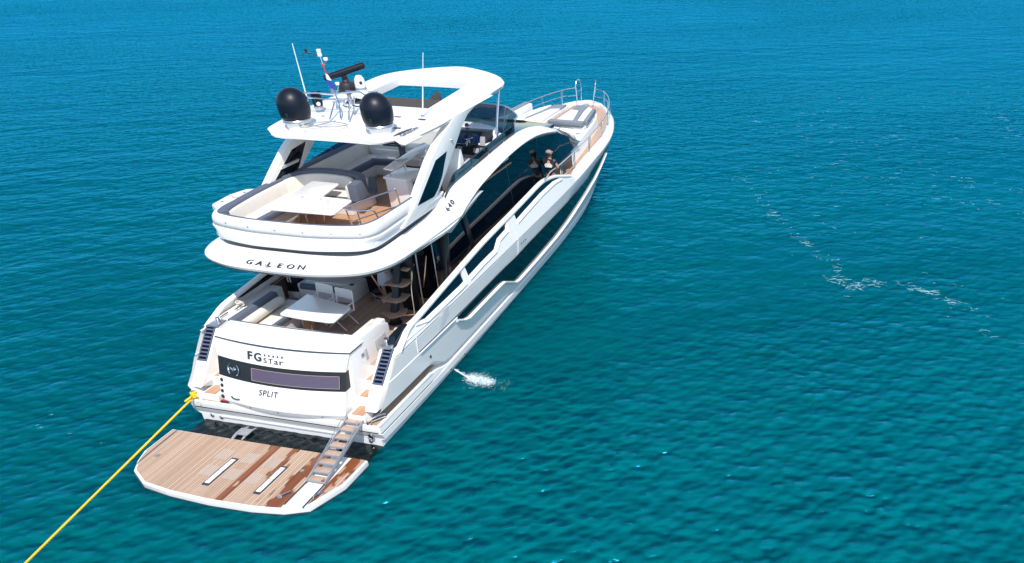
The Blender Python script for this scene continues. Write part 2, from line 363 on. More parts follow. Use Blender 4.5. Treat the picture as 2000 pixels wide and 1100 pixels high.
# bilge water jet and the splash it makes
P('spray', (.85, .9, .92), .4)
sp = MB(); 
def drop(mb, x, y, z, r):
    a = random.random() * 3; n = 5
    ring = [(x + r * math.cos(a + 1.2566 * k), y + r * math.sin(a + 1.2566 * k), z) for k in range(n)]
    c = len(mb.v); mb.v += ring + [(x, y, z + r * .8), (x, y, z - r * .5)]
    for k in range(n): mb.f += [(c + k, c + (k + 1) % n, c + n), (c + (k + 1) % n, c + k, c + n + 1)]
for i in range(3200):
    t = random.random() ** .9; x = 2.95 + t * .72 + random.gauss(0, .05); y = 3.16 - t * .10 + random.gauss(0, .04 + .09 * (1 - abs(t - .45)))
    if random.random() < .45 * t: continue
    drop(sp, x, y, abs(random.gauss(0, .03)) * (1.2 - t) + .012, random.choice((.003, .004, .006, .008)))
for i in range(60):
    t = random.random() * .3; drop(sp, 3.7 + t * 1.5, 3.05 + random.gauss(0, .14) - t * .15, .012, random.choice((.003, .004, .006)))
sp.tube(smooth_path([(2.5, 3.33, .10), (2.65, 3.26, .09), (2.82, 3.2, .05), (2.98, 3.17, .01)], 4), .011, 6, taper=None)
for i in range(90):
    t = random.random(); drop(sp, 2.5 + .5 * t + random.gauss(0, .02), 3.33 - .16 * t + random.gauss(0, .02), .1 - .09 * t * t + random.gauss(0, .015), random.choice((.006, .009)))
sp.build('water_splash', 'spray', smooth=True, kind='stuff')

# ================================================================ YACHT
Y = empty('motor_yacht', label='large white motor yacht with flybridge and black radar domes, anchored stern towards the viewer', cat='yacht')
BT = [(0, 2.49), (1, 2.56), (3, 2.60), (8, 2.62), (11, 2.62), (13, 2.58), (15, 2.47), (17, 2.34), (18.5, 2.12), (19.8, 1.74), (20.6, 1.36), (21.2, .98), (21.55, .60), (21.75, 0)]
WT = [(0, 2.42), (3, 2.40), (7, 2.30), (10, 2.20), (12, 2.12), (14, 1.96), (16, 1.64), (17.5, 1.28), (18.8, .82), (19.7, .34), (20.1, 0)]
ZK = [(0, 1.88), (3, 1.93), (6, 1.99), (10, 2.07), (14, 2.15), (17, 2.22), (19, 2.30), (20.5, 2.42), (21.75, 2.5)]
YE = 21.75
def yend(z): return 20.1 + 1.65 * max(0, min(1, z / 2.5)) ** .8 if z >= 0 else 20.1 + z * 1.6
def half(y, z):
    ye = yend(z); s = max(0, min(1, y / ye)); zk = sinterp(ZK, y); wz = max(0, min(1, z / zk)) ** .85
    return sinterp(WT, s * 20.1) * (1 - wz) + sinterp(BT, s * YE) * wz
def fade(y): return max(0, 1 - (max(0, y - 9) / 10) ** 2)
#  level: z aft, offset
def level(k, y):
    f = fade(y); t = max(0, min(1, (y - 2.3) / .8)); t = t * t * (3 - 2 * t); zk = sinterp(ZK, y); q = zk / 1.97
    if k == 0: return (half(y, -.5) * .72, -.6)
    if k == 1: return (half(y, 0) - .02 * f, 0)
    if k == 2: return (half(y, .15) - .03 * f, .17)
    if k == 3: return (half(y, .27) + .085 * f, .235)
    if k == 4: return (half(y, .40) + .075 * f, .40)
    if k == 5: return (half(y, .42) + (.045 * (1 - t) + .06 * t) * f, .425)
    if k == 6: return (half(y, .45) + (.075 * (1 - t) + .055 * t) * f, .45 * (1 - t) + .43 * t)
    if k == 7: z = .62 * (1 - t) + .435 * t; return (half(y, z) + .05 * (1 - t) + .05 * t * f, z)
    if k == 8: z = .625 * (1 - t) + .44 * t; return ((2.16 * (1 - t) + (half(y, z) - .07 * f) * t), z)
    if k == 9: z = .93 * (1 - t) + .555 * t; return (half(y, z) + .055 * f, z)
    if k == 10: z = 1.2 * q; return (half(y, z) + .055 * f, z)
    if k == 11: z = 1.49 * q; return (half(y, z) + .055 * f, z)
    if k == 12: z = 1.51 * q; return (half(y, z) + .035 * f, z)
    if k == 13: z = 1.53 * q; return (half(y, z) + .045 * f, z)
    if k == 14: return (half(y, zk - .045) + .035 * f, zk - .045)
    if k == 15: return (half(y, zk - .035) - .005 * f, zk - .035)
    if k == 16: return (half(y, zk - .005) - .005 * f, zk - .008)
    if k == 17: return (half(y, zk) + .035 * f, zk)
def y0(k):
    if k <= 3: return .07
    if k <= 8: return 0
    return {9: .11, 10: .36, 11: .60, 12: .62, 13: .64}.get(k, 1.02)
NS = 90
def ss(i): t = i / NS; return 1 - (1 - t) ** 1.25
rows = []
for i in range(NS + 1):
    s = ss(i); r = []
    for k in range(18):
        x, z = level(k, s * YE * .9); ye = yend(z) if k else 19.3
        y = y0(k) + s * (ye - y0(k)); x, z = level(k, min(y, ye)); 
        if i == NS: x = 0
        r.append((max(x, 0), y, z))
    rows.append(r)
hb = MB(); n = 18
hb.v = [p for r in rows for p in r]
for i in range(NS):
    for k in range(n - 1):
        a = i * n + k; hb.f.append((a, a + n, a + n + 1, a + 1))
hb.mirror()
NV = (NS + 1) * n
for i in range(NS): hb.f.append((i * n, NV + i * n, NV + (i + 1) * n, (i + 1) * n))
for k in range(0, 7): hb.f.append((k, k + 1, NV + k + 1, NV + k))     # transom
for i in range(NS):                                                    # deck the lower hull at platform height
    if rows[i][8][1] < 3.2: hb.f.append((i * n + 8, (i + 1) * n + 8, NV + (i + 1) * n + 8, NV + i * n + 8))
hull = hb.build('hull', 'gel', Y, ang=22, recentre=False)
# hull side glazing, proud of the skin by a few millimetres
WL = [(3.62, 1.46), (4.0, 1.27), (4.25, 1.20), (5.2, 1.21), (6.25, 1.21), (6.5, 1.18), (7.35, .77), (7.6, .73), (9, .75), (10.8, .80), (12, .91), (13, 1.03), (14.4, 1.18), (15.5, 1.32), (16.3, 1.52), (17.3, 1.88), (17.7, 2.02)]
WU = [(3.62, 1.475), (7.6, 1.58), (10.4, 1.66), (12.7, 1.70), (14.3, 1.71), (14.75, 1.82), (15.3, 1.90), (16.2, 1.96), (17.3, 2.04), (17.7, 2.06)]
def hx(y, z, o): return half(y, z) + .055 * fade(y) + o
def strip(mb, ys, lo, hi, off, nz=5):
    base = len(mb.v)
    for y in ys:
        a, b = interp(lo, y), interp(hi, y)
        for k in range(nz): z = a + (b - a) * k / (nz - 1); mb.v.append((hx(y, z, off), y, z))
    for i in range(len(ys) - 1):
        for k in range(nz - 1):
            q = base + i * nz + k; mb.f.append((q, q + nz, q + nz + 1, q + 1))
    return mb
ysw = sorted(set(fr(3.62, 17.7, 120) + [a for a, b in WL if a < 17.7]))
for s in (1, -1):
    m = strip(MB(), ysw, WL, WU, .022);
    if s < 0: m = m.mx()
    hw = m.build('hull_window', 'navy_glass', hull, ang=60)
    # bright bevelled sill below the glass
    sl_ = MB(); ysl = [y for y in ysw if y < 17.2]; rings = []
    for y in ysl:
        z = interp(WL, y); f = .35 + .65 * fade(y)
        rings.append([(hx(y, z, .02), y, z + .004), (hx(y, z, .08 * f + .015), y + .0, z - .03), (hx(y, z - .05, .075 * f + .012), y, z - .055), (hx(y, z - .11, -.005), y, z - .105)])
    sl_.loft(rings, closed=True)
    if s < 0: sl_ = sl_.mx()
    sl_.build('window_sill', 'gel', hull, ang=30)
    # thin trim line running aft of the glass
    t = MB(); t.sweep([(hx(y, 1.47, .012), y, 1.47) for y in fr(1.88, 3.7, 14)], [(-.02, -.02), (.02, -.015), (.02, .01), (-.02, .02)])
    if s < 0: t = t.mx()
    t.build('trim_strip', 'white', hull)
    t = MB(); t.sweep([(hx(y, 1.5, .004), y, 1.495 + .006 * (y - 2)) for y in fr(1.88, 7.5, 30)], [(-.02, -.009), (.006, -.007), (.006, .007), (-.02, .009)])
    (t if s > 0 else t.mx()).build('trim_line', 'gel_line', hull)
    # knuckle shadow gap insert
    t = MB(); t.sweep([(hx(y, sinterp(ZK, y) - .02, -.045), y, sinterp(ZK, y) - .022) for y in fr(1.3, 20.3, 80)], [(-.02, -.012), (.012, -.012), (.012, .012), (-.02, .012)])
    (t if s > 0 else t.mx()).build('rub_rail_gap', 'gel_line', hull)
    # groove line on the platform side
    t = MB(); t.sweep([(half(y, .42) + .055, y, .425) for y in fr(.02, 2.25, 14)], [(-.02, -.014), (.012, -.012), (.012, .012), (-.02, .014)])
    (t if s > 0 else t.mx()).build('platform_groove', 'gel_line', hull)
    # three small vents and a drain
    for yy in (7.85, 8.0, 8.15):
        v = MB().lathe([(.001, 0), (.022, 0), (.022, .01), (.001, .012)], (hx(yy, 1.78, .0) , yy, 1.80), 10, Vector((1, 0, 0)))
        (v if s > 0 else v.mx()).build('side_vent', 'black', hull)
    for yy, zz in ((2.3, 1.12), (4.1, .12), (3.3, .12)):
        v = MB().lathe([(.02, 0), (.035, .0), (.035, .012), (.02, .02)], (half(yy, zz) + (.055 if zz > .5 else -.005), yy, zz), 12, Vector((1, 0, 0)))
        (v if s > 0 else v.mx()).build('drain', 'black', hull)
# transom details: groove, chrome outlets
MB().prism([(-2.42, .415), (2.42, .415), (2.42, .445), (-2.42, .445)], -.006, .02, ax='y').build('transom_groove', 'gel_line', hull)
MB().prism([(-1.9, .16), (1.55, .16), (1.55, .19), (-1.9, .19)], .045, .075, ax='y').build('transom_groove', 'gel_grey', hull)
for x, z, r in ((-2.25, .52, .075), (2.2, .32, .085), (-2.1, .17, .05), (-1.85, .15, .05), (2.12, .12, .05)):
    o = MB().lathe([(r * .3, 0), (r, 0), (r, .02), (r * .75, .03), (r * .6, .0)], (x, 0.0 if z > .3 else .07, z), 18, Vector((0, -1, 0))).build('fairlead', 'chrome', hull)
    MB().lathe([(.001, .0), (r * .6, .0), (r * .6, .006), (.001, .006)], (x, -.004 if z > .3 else .066, z), 14, Vector((0, -1, 0))).build('fairlead_hole', 'black', hull)
# ---- fixed stern platform teak
tk = MB()
tk.prism([(-2.44, .02), (2.44, .02), (2.44, 1.2), (-2.44, 1.2)], .627, .642)
pd = tk.build('platform_teak', 'teak', Y)
for s in (1, -1):
    m = MB().prism([(2.14, 1.2), (2.43, 1.2), (2.43, 2.2), (2.36, 2.9), (2.25, 2.75), (2.14, 2.4)], .63, .645)
    (m if s > 0 else m.mx()).build('side_step_teak', 'teak', Y)
    m = MB().prism([(2.44, .0), (2.51, .0), (2.545, 2.3), (2.46, 2.3)], .60, .652)
    (m if s > 0 else m.mx()).build('platform_edge', 'gel', Y, bevel=.012)
MB().prism([(-2.44, .02), (2.44, .02), (2.44, -.025), (-2.44, -.025)], .455, .636).build('platform_edge', 'gel', Y, bevel=.012)
# ---- stern wings with grilles
for s in (1, -1):
    w = MB()
    prof = [(.10, .92), (.50, 1.36), (1.12, 1.97), (1.5, 2.03), (3.4, 1.99), (3.4, .6), (2.2, .9)]
    def wr(x, e=0): return [(x, y, z) for y, z in prof]
    outer = [(half(y, z) + .05, y, z) for y, z in prof]
    outer[0] = (2.44, .11, .92); outer[1] = (2.47, .52, 1.36); outer[2] = (2.50, 1.14, 1.93)
    inner = [(2.13, y, z) for y, z in prof]
    outer2 = [(x - .004, y, z) for x, y, z in outer]
    w.loft([inner, outer2])
    # underside taper towards the platform
    (w if s > 0 else w.mx()).build('stern_wing', 'gel', Y, bevel=.03, ang=30)
    u = MB().loft([[(2.14, .14, .925), (2.14, 2.3, .91), (2.40, 2.2, .91), (2.42, .14, .925)], [(2.14, .75, .63), (2.14, 2.6, .63), (2.2, 2.5, .63), (2.18, .75, .63)]])
    (u if s > 0 else u.mx()).build('wing_foot', 'gel_grey', Y, bevel=.02)
    # louvre on the sloping aft face
    d = Vector((0, .62, .61)).normalized(); nrm = Vector((0, -.61, .62)).normalized(); A = Vector((2.31, .535, 1.375)); Lg = .88
    def pt(a, b, h): p = A + Vector((a + .0 * b, 0, 0)) + d * b + nrm * h; return (p.x + .045 * b / Lg, p.y, p.z)
    g = MB().loft([[pt(-.14, b, 0), pt(.13, b, 0), pt(.13, b, .02), pt(-.14, b, .02)] for b in (0, Lg)])
    if s < 0: g = g.mx()
    go = g.build('louvre', 'grille', Y, bevel=.006)
    for i in range(9):
        b0 = .05 + i * .093
        sl2 = MB().loft([[pt(-.10, b, .012), pt(.09, b, .012), pt(.09, b, .0225), pt(-.10, b, .0225)] for b in (b0, b0 + .055)])
        (sl2 if s > 0 else sl2.mx()).build('louvre_slot', 'slot', go, smooth=False)
# ---- bulwarks with glazed cut-outs
ZC = [(1.2, 1.93), (1.8, 2.20), (2.4, 2.27), (3.57, 2.40), (5.83, 2.62), (7.87, 2.74), (9.2, 2.83), (10.3, 2.88), (11.2, 2.76), (12.3, 2.42)]
ZB = [(2.0, 2.19), (2.45, 2.06), (4.2, 2.10), (5.5, 2.19), (6.3, 2.22), (6.65, 2.40), (7.25, 2.45), (7.36, 2.60), (7.9, 2.44), (8.6, 2.50), (9.9, 2.60), (11.0, 2.62), (11.7, 2.56)]
def bxx(y, z): return half(y, sinterp(ZK, y)) + .035 * fade(y) - (z - sinterp(ZK, y)) * .26
def wallstrip(ys, lo, hi, th=.07):
    m = MB(); rings = []
    for y in ys:
        a, b = lo(y), max(hi(y), lo(y) + .004); rings.append([(bxx(y, a), y, a), (bxx(y, b), y, b), (bxx(y, b) - th, y, b), (bxx(y, a) - th, y, a)])
    return m.loft(rings)
zk_ = lambda y: sinterp(ZK, y); zc_ = lambda y: sinterp(ZC, y) - .05; zb_ = lambda y: interp(ZB, y)
spans = [(1.06, 2.0, 1), (2.0, 4.45, 0), (4.45, 4.66, 1), (4.66, 7.36, 0), (7.36, 7.92, 1), (7.92, 11.6, 0), (11.6, 12.35, 1)]
for s in (1, -1):
    m = MB()
    for a, b, full in spans:
        ys = sorted(set(fr(a, b, max(4, int((b - a) / .15)))) | {y for y, _ in ZB if a < y < b})
        q = wallstrip(ys, lambda y: zk_(y) - .005, zc_ if full else (lambda y: min(zb_(y), zc_(y))))
        m.add(q.v, q.f)
    bw = (m if s > 0 else m.mx()).build('bulwark', 'gel', Y, ang=25)
    # bright ledge round the cut-outs (thick lower lip)
    for a, b, full in spans:
        if full: continue
        rings = []
        for y in sorted(set(fr(a, b, 26)) | {y for y, _ in ZB if a < y < b}):
            z = zb_(y); x = bxx(y, z); rings.append([(x - .075, y, z + .03), (x - .03, y, z + .03), (x + .045, y, z - .035), (x + .04, y, z - .06), (x + .0, y, z - .10), (x - .06, y, z - .08)])
        l = MB().loft(rings); (l if s > 0 else l.mx()).build('window_lip', 'gel', bw, ang=35)
        g = MB(); rings = []
        for y in fr(a + .02, b - .02, 30):
            z0, z1 = min(zb_(y), zc_(y) - .02) , zc_(y) + .01; rings.append([(bxx(y, z0) - .045, y, z0), (bxx(y, z1) - .045, y, z1), (bxx(y, z1) - .055, y, z1), (bxx(y, z0) - .055, y, z0)])
        g.loft(rings); (g if s > 0 else g.mx()).build('bulwark_window', 'glass', bw, ang=60)
    cp = MB().sweep(smooth_path([(bxx(y, sinterp(ZC, y)) - .035, y, sinterp(ZC, y)) for y in (1.2, 1.5, 1.8, 2.4, 3.57, 4.7, 5.83, 6.9, 7.87, 9.2, 10.0, 10.5, 11.2, 11.8, 12.35)], 4), [(-.085, -.05), (-.09, .0), (-.05, .035), (.03, .035), (.075, .0), (.07, -.05)])
    (cp if s > 0 else cp.mx()).build('bulwark_cap', 'gel', bw, ang=30)
    # seams
    for ya, yb in ((1.84, 1.84), (7.62, 7.58)):
        sm = MB().loft([[(bxx(ya, z) + .004 if z > zk_(ya) else hx(ya, z, .004), ya - .012, z), (bxx(ya, z) + .004 if z > zk_(ya) else hx(ya, z, .004), ya + .012, z), (bxx(ya, z) - .02 if z > zk_(ya) else hx(ya, z, -.02), ya, z)] for z in fr(1.5, 2.2 if ya < 3 else 2.6, 12)])
        (sm if s > 0 else sm.mx()).build('panel_seam', 'white', bw)
# bow bulwark: leans in above the knuckle, then down to the deck
def bow_pt(y, h, inn):
    return (max(half(y, zk_(y)) + .03 * fade(y) - inn, 0), y, zk_(y) + h)
rings = []
bys = fr(12.2, 18, 24) + fr(18.15, 21.2, 22) + [21.35, 21.5, 21.6, 21.68]
def bowring(y):
    f = max(.0, min(1, (y - 12.2) / 1.2)); sc = min(1, half(y, zk_(y)) / .5); I = (.05 + .17 * f) * sc
    dy = -.22 * max(0, (y - 20) / 1.7)
    out = [bow_pt(y, 0, -.0), bow_pt(y, .10, I * .28), bow_pt(y, .2 + .04 * (1 - f), I * .8), bow_pt(y, .225, I), bow_pt(y, .215, I + .06 * sc), bow_pt(y, .05, I + .09 * sc)]
    return [(x, yy + dy * (k / 5), z) for k, (x, yy, z) in enumerate(out)]
for s in (1, -1):
    m = MB().loft([bowring(y) for y in bys] + [[(0, 21.75, 2.5), (0, 21.70, 2.6), (0, 21.6, 2.7), (0, 21.55, 2.725), (0, 21.5, 2.715), (0, 21.45, 2.55)]], closed=False)
    (m if s > 0 else m.mx()).build('bow_bulwark', 'gel', Y, ang=40)
# ---- decks
d = MB().prism([(-2.44, 1.5), (2.44, 1.5), (2.52, 4), (2.5, 12.3), (-2.5, 12.3), (-2.52, 4), (-2.44, 1.5)][:-1], 1.40, 1.45)
d.build('main_deck', 'teak', Y)
ys = fr(12.3, 21.3, 40)
R = [(half(y, zk_(y)) - .2 - .06 * min(1, (y - 12.2)), y, zk_(y) + .09) for y in ys if half(y, zk_(y)) > .35]
R.append((.0, 21.42, 2.56))
fd = MB(); fd.v = [(x, y, z) for x, y, z in R] + [(-x, y, z) for x, y, z in R]; k = len(R)
fd.f = [(i, i + 1, k + i + 1, k + i) for i in range(k - 1)]
fd.build('foredeck_teak', 'teak', Y)
for s in (1, -1):   # steps up to the foredeck
    for i, (ya, zt) in enumerate(((11.75, 1.75), (12.05, 2.05))):
        m = MB().box(1.95, 2.42, ya, 12.35, 1.45 + i * .3, zt); (m if s > 0 else m.mx()).build('deck_step', 'gel', Y, bevel=.02)
    m = MB().box(1.9, 2.36, 12.32, 12.42, 1.45, 2.22); (m if s > 0 else m.mx()).build('step_riser', 'gel', Y)
# ================================================================ SALON
# black side glazing: one shaped wall each side under the sweeping white arch
ARC_L = [(4.2, 3.46), (4.9, 3.50), (5.4, 3.72), (6.2, 3.88), (7.4, 4.08), (8.5, 4.20), (9.7, 4.19), (11.0, 4.05), (12.0, 3.86), (12.9, 3.62)]
for s in (1, -1):
    ys = fr(4.3, 14.9, 50); rings = []
    for y in ys:
        zt = interp(ARC_L, y) + .12 if y < 12.9 else 3.70 - (y - 12.9) * .40
        zb = 2.42 + (y - 4.3) * .025 if y < 10.8 else 2.58 + (y - 10.8) * .06
        if y > 13.8: zb = 2.76 + (y - 13.8) * .10
        zb = min(zb, zt - .01); xb, xt = 2.03, 1.90 if y < 13 else 1.88
        rings.append([(xb, y, zb), (xt, y, zt), (xt - .1, y, zt), (xb - .1, y, zb)])
    m = MB().loft(rings); g = (m if s > 0 else m.mx()).build('salon_side_glass', 'glass', Y, ang=50)
    # lower wall
    m = MB().loft([[(2.06, y, 1.45), (2.045, y, zz), (1.9, y, zz), (1.9, y, 1.45)] for y in fr(4.3, 13.9, 30) for zz in [2.43 + (y - 4.3) * .025 if y < 10.8 else 2.59 + (y - 10.8) * .06]])
    (m if s > 0 else m.mx()).build('salon_lower_wall', 'brown', Y)
    for y in (6.05, 8.9, 11.3):
        m = MB().loft([[(2.036, y - .008, 2.45), (2.036, y + .008, 2.45), (2.03, y, 2.45)], [(1.912, y - .008 - .02, interp(ARC_L, y)), (1.912, y + .008, interp(ARC_L, y)), (1.905, y, interp(ARC_L, y))]])
        (m if s > 0 else m.mx()).build('glass_joint', 'gel_line', g)
    # broad black door post and mullion near the cockpit
    m = MB().loft([[(2.12, 4.25, 1.45), (2.12, 4.45, 1.45), (1.85, 4.45, 1.45), (1.85, 4.25, 1.45)], [(2.1, 4.75, 3.55), (2.1, 4.95, 3.55), (1.85, 4.95, 3.55), (1.85, 4.75, 3.55)]])
    (m if s > 0 else m.mx()).build('door_post', 'black', Y, bevel=.02)
    m = MB().loft([[(2.09, 6.0, 2.0), (2.09, 6.22, 2.0), (2.02, 6.22, 2.0), (2.02, 6.0, 2.0)], [(1.98, 5.78, 3.8), (1.98, 5.98, 3.8), (1.88, 5.98, 3.8), (1.88, 5.78, 3.8)]])
    (m if s > 0 else m.mx()).build('window_mullion', 'black', Y, bevel=.01)
# windshield
wsb = [(1.90, 14.92, 2.90), (1.6, 15.45, 2.90), (1.15, 15.9, 2.89), (.6, 16.2, 2.88), (0, 16.32, 2.88)]
wst = [(1.90, 12.9, 3.74), (1.6, 12.9, 3.92), (1.15, 13.0, 3.98), (.6, 13.1, 4.0), (0, 13.1, 4.0)]
b_ = wsb + [(-x, y, z) for x, y, z in wsb[-2::-1]]; t_ = wst + [(-x, y, z) for x, y, z in wst[-2::-1]]
ws = MB().loft([[tuple(Vector(a).lerp(Vector(b), t)) for a, b in zip(b_, t_)] for t in (0, .5, 1)], closed=False, caps=False)
wsh = ws.build('windshield', 'glass', Y, ang=70)
P('fly_front', (.70, .70, .69), .4, coat=.2)
MB().prism([(-1.9, 9.2), (1.9, 9.2), (1.9, 12.9), (1.6, 12.92), (.6, 13.12), (-.6, 13.12), (-1.6, 12.92), (-1.9, 12.9)], 3.88, 3.99).build('forward_roof', 'navy_glass', Y, bevel=.02)
for x in (-.9, .75):
    w_ = MB().tube([(x, 16.0, 2.93), (x + .55, 14.9, 3.33)], .012, 6).tube([(x + .1, 14.9, 3.36), (x + 1.0, 15.0, 3.28)], .010, 6); w_.build('wiper', 'black', wsh)
# interior bulkhead behind the cockpit: dark glass doors
MB().box(-1.86, 1.86, 4.55, 4.62, 1.45, 3.5).build('salon_door', 'glass', Y)
bk = MB().box(.2, .95, 4.50, 4.545, 1.45, 3.45).build('door_opening', 'black', Y)
MB().tube([(1.72, 4.28, 2.85), (1.45, 4.28, 1.92)], .022, 8).build('door_handle', 'chrome', Y)
MB().box(1.05, 1.55, 3.82, 3.9, 1.46, 3.45).build('stair_column', 'black', Y, bevel=.01)
MB().tube([(1.52, 4.0, 1.47), (1.62, 4.0, 3.4)], .02, 8).tube([(1.95, 4.15, 1.47), (1.98, 4.2, 3.4)], .015, 8).build('door_track', 'steel', Y)
# ================================================================ FLYBRIDGE SHELL
def plan(h, n=64, y_end=10.0, xe=None):
    """half outline from centre aft to side, extended forward, mirrored and resampled"""
    pts = smooth_path([(x, y, 0) for x, y in h], 6); pts.append((xe if xe is not None else pts[-1][0], y_end, 0))
    P_ = [Vector(p) for p in pts]; L = [0]
    for a, b in zip(P_, P_[1:]): L.append(L[-1] + (b - a).length)
    out = []
    for i in range(n):
        # denser round the corner: fixed fractions in the curved part
        t = i / (n - 1); d = (L[-2] * (t / .7)) if t < .7 else L[-2] + (L[-1] - L[-2]) * ((t - .7) / .3)
        d = min(d, L[-1] - 1e-6); j = max(k for k in range(len(L) - 1) if L[k] <= d + 1e-9); u = (d - L[j]) / max(1e-9, L[j + 1] - L[j]); p = P_[j].lerp(P_[j + 1], u); out.append((p.x, p.y))
    return [(-x, y) for x, y in out[::-1]] + out[1:]
EB = [(0, .98), (.8, 1.0), (1.4, 1.10), (2.0, 1.36), (2.32, 1.78), (2.46, 2.35), (2.50, 3.6)]      # eyebrow edge
DS = [(0, 1.54), (.8, 1.55), (1.4, 1.62), (1.72, 1.74), (1.92, 1.98), (2.00, 2.35), (2.0, 3.6)]      # dark recess
PB = [(0, 1.46), (.7, 1.47), (1.3, 1.57), (1.75, 1.70), (1.98, 1.90), (2.05, 2.3), (2.03, 3.6)]      # panel, bottom edge
PN = [(0, 1.55), (.7, 1.56), (1.4, 1.66), (1.86, 1.78), (2.04, 1.98), (2.10, 2.35), (2.06, 3.6)]     # bolster outside
IN = [(0, 1.70), (.7, 1.71), (1.4, 1.80), (1.78, 1.93), (1.92, 2.2), (1.96, 2.6), (1.96, 3.6)]      # coaming inside
def off(h, d): # offset outline outwards
    return [(x + d * min(1, x / 1.5), y - d * max(0, 1 - max(0, x - 1.5) / 1.0)) for x, y in h]
def shell(layers, name, mat, parent=Y, y_end=4.2, xe=None, ang=30, **k):
    rings = [[(x, y, z(x, y) if callable(z) else z) for x, y in plan(h, 64, y_end, xe)] for h, z in layers]
    return MB().loft(rings, closed=False, caps=False).build(name, mat, parent, ang=ang, **k)
# wing shape of the overhang: eyebrow, forward end blends into the arch
YF = 5.0
def ebz(dz):  return lambda x, y: 3.62 + dz - max(0, y - 2.2) * .075 * 0
sh = shell([(off(EB, -.35), 3.60), (off(EB, -.09), 3.605), (off(EB, -.035), 3.645), (off(EB, 0), 3.735), (off(EB, -.012), 3.765), (off(EB, -.05), 3.785), (off(DS, .10), 3.945), (off(DS, .03), 3.955), (off(DS, .0), 3.95)], 'overhang', 'gel', y_end=YF)
shell([(off(EB, -.33), 3.592), (off(EB, -.085), 3.596), (off(EB, -.027), 3.638), (off(EB, -.016), 3.665), (off(EB, -.04), 3.67)], 'overhang_lower_edge', 'gel_line', y_end=YF)
shell([(off(DS, .012), 3.945), (off(DS, -.005), 3.96), (off(DS, -.005), 4.075)], 'dark_recess', 'gel_line', y_end=YF)
pn = shell([(off(DS, -.02), 4.06), (off(PB, -.02), 4.055), (off(PB, .01), 4.07), (off(PB, .02), 4.095), (off(PB, .0), 4.20), (off(PN, .035), 4.31), (off(PN, .02), 4.335), (off(PN, -.05), 4.34)], 'aft_coaming', 'gel', y_end=YF, ang=40)
bo = shell([(off(PN, -.03), 4.335), (off(PN, .0), 4.355), (off(PN, .01), 4.42), (off(PN, .0), 4.50), (off(PN, -.04), 4.57), (off(PN, -.08), 4.592), (off(IN, .03), 4.598), (off(IN, .0), 4.57), (IN, 3.82)], 'coaming_bolster', 'vinyl', y_end=4.6, ang=50)
shell([(off(PN, -.02), 4.332), (off(PN, .012), 4.343), (off(PN, -.01), 4.358)], 'bolster_piping', 'grey', bo, y_end=4.6)
shell([(off(IN, .04), 4.600), (off(IN, -.005), 4.607), (off(IN, -.025), 4.57)], 'bolster_trim', 'char', bo, y_end=4.0)
for x in (-1.45, -.8, -.1, .6, 1.25, 1.85):
    yy = interp([(a, b) for a, b in PN], abs(x)) if abs(x) < 2.0 else 1.7
    MB().lathe([(.001, .012), (.02, .008), (.028, 0)], (x, yy - .008, 4.46), 10, Vector((0, -1, .2))).build('stud', 'steel', bo)
# nylon nav light stub on the eyebrow
nl = MB().tube([(-.10, 1.03, 3.77), (-.10, 1.0, 3.84)], .022, 8).tube([(-.1, 1.0, 3.84), (-.07, .98, 3.90)], .014, 8)
nl.build('stern_light', 'steel', Y)
# underside soffit
MB().prism([(x, y) for x, y in plan(off(EB, -.34), 40, YF)], 3.57, 3.598).build('soffit', 'gel', Y)
MB().prism([(-1.9, 4.6), (1.9, 4.6), (1.9, 9.3), (-1.9, 9.3)], 3.5, 3.55).build('salon_ceiling', 'black', Y)
# fly deck
fdk = MB().prism([(x, y) for x, y in plan(off(IN, .03), 40, 9.2, 1.98)], 3.77, 3.81)
fdk.build('flybridge_teak', 'teak_warm', Y)
# ---- sweeping side arch (white), from the wide '640' panel to the foredeck
AO = [  # y, xi, zt (inner top) ; xo, zm (outer edge) ; zl (lower edge) ; xl
    (2.3, 2.02, 3.95, 2.46, 3.735, 3.64, 2.42), (3.4, 2.0, 3.96, 2.49, 3.69, 3.59, 2.44), (4.2, 2.0, 3.99, 2.50, 3.65, 3.54, 2.43), (4.9, 2.02, 4.14, 2.49, 3.70, 3.54, 2.38), (5.4, 2.06, 4.31, 2.45, 3.84, 3.58, 2.32),
    (6.2, 2.10, 4.40, 2.41, 4.02, 3.80, 2.22), (7.2, 2.12, 4.48, 2.40, 4.18, 4.00, 2.18), (8.3, 2.12, 4.56, 2.39, 4.30, 4.12, 2.15), (9.4, 2.10, 4.60, 2.37, 4.34, 4.17, 2.12), (10.4, 2.05, 4.52, 2.32, 4.28, 4.10, 2.08), (11.3, 1.98, 4.34, 2.24, 4.13, 3.98, 2.03), (12.2, 1.86, 4.07, 2.12, 3.93, 3.82, 1.98), (12.9, 1.74, 3.84, 2.0, 3.76, 3.68, 1.94), (13.1, 1.7, 3.76, 1.93, 3.72, 3.68, 1.9)]
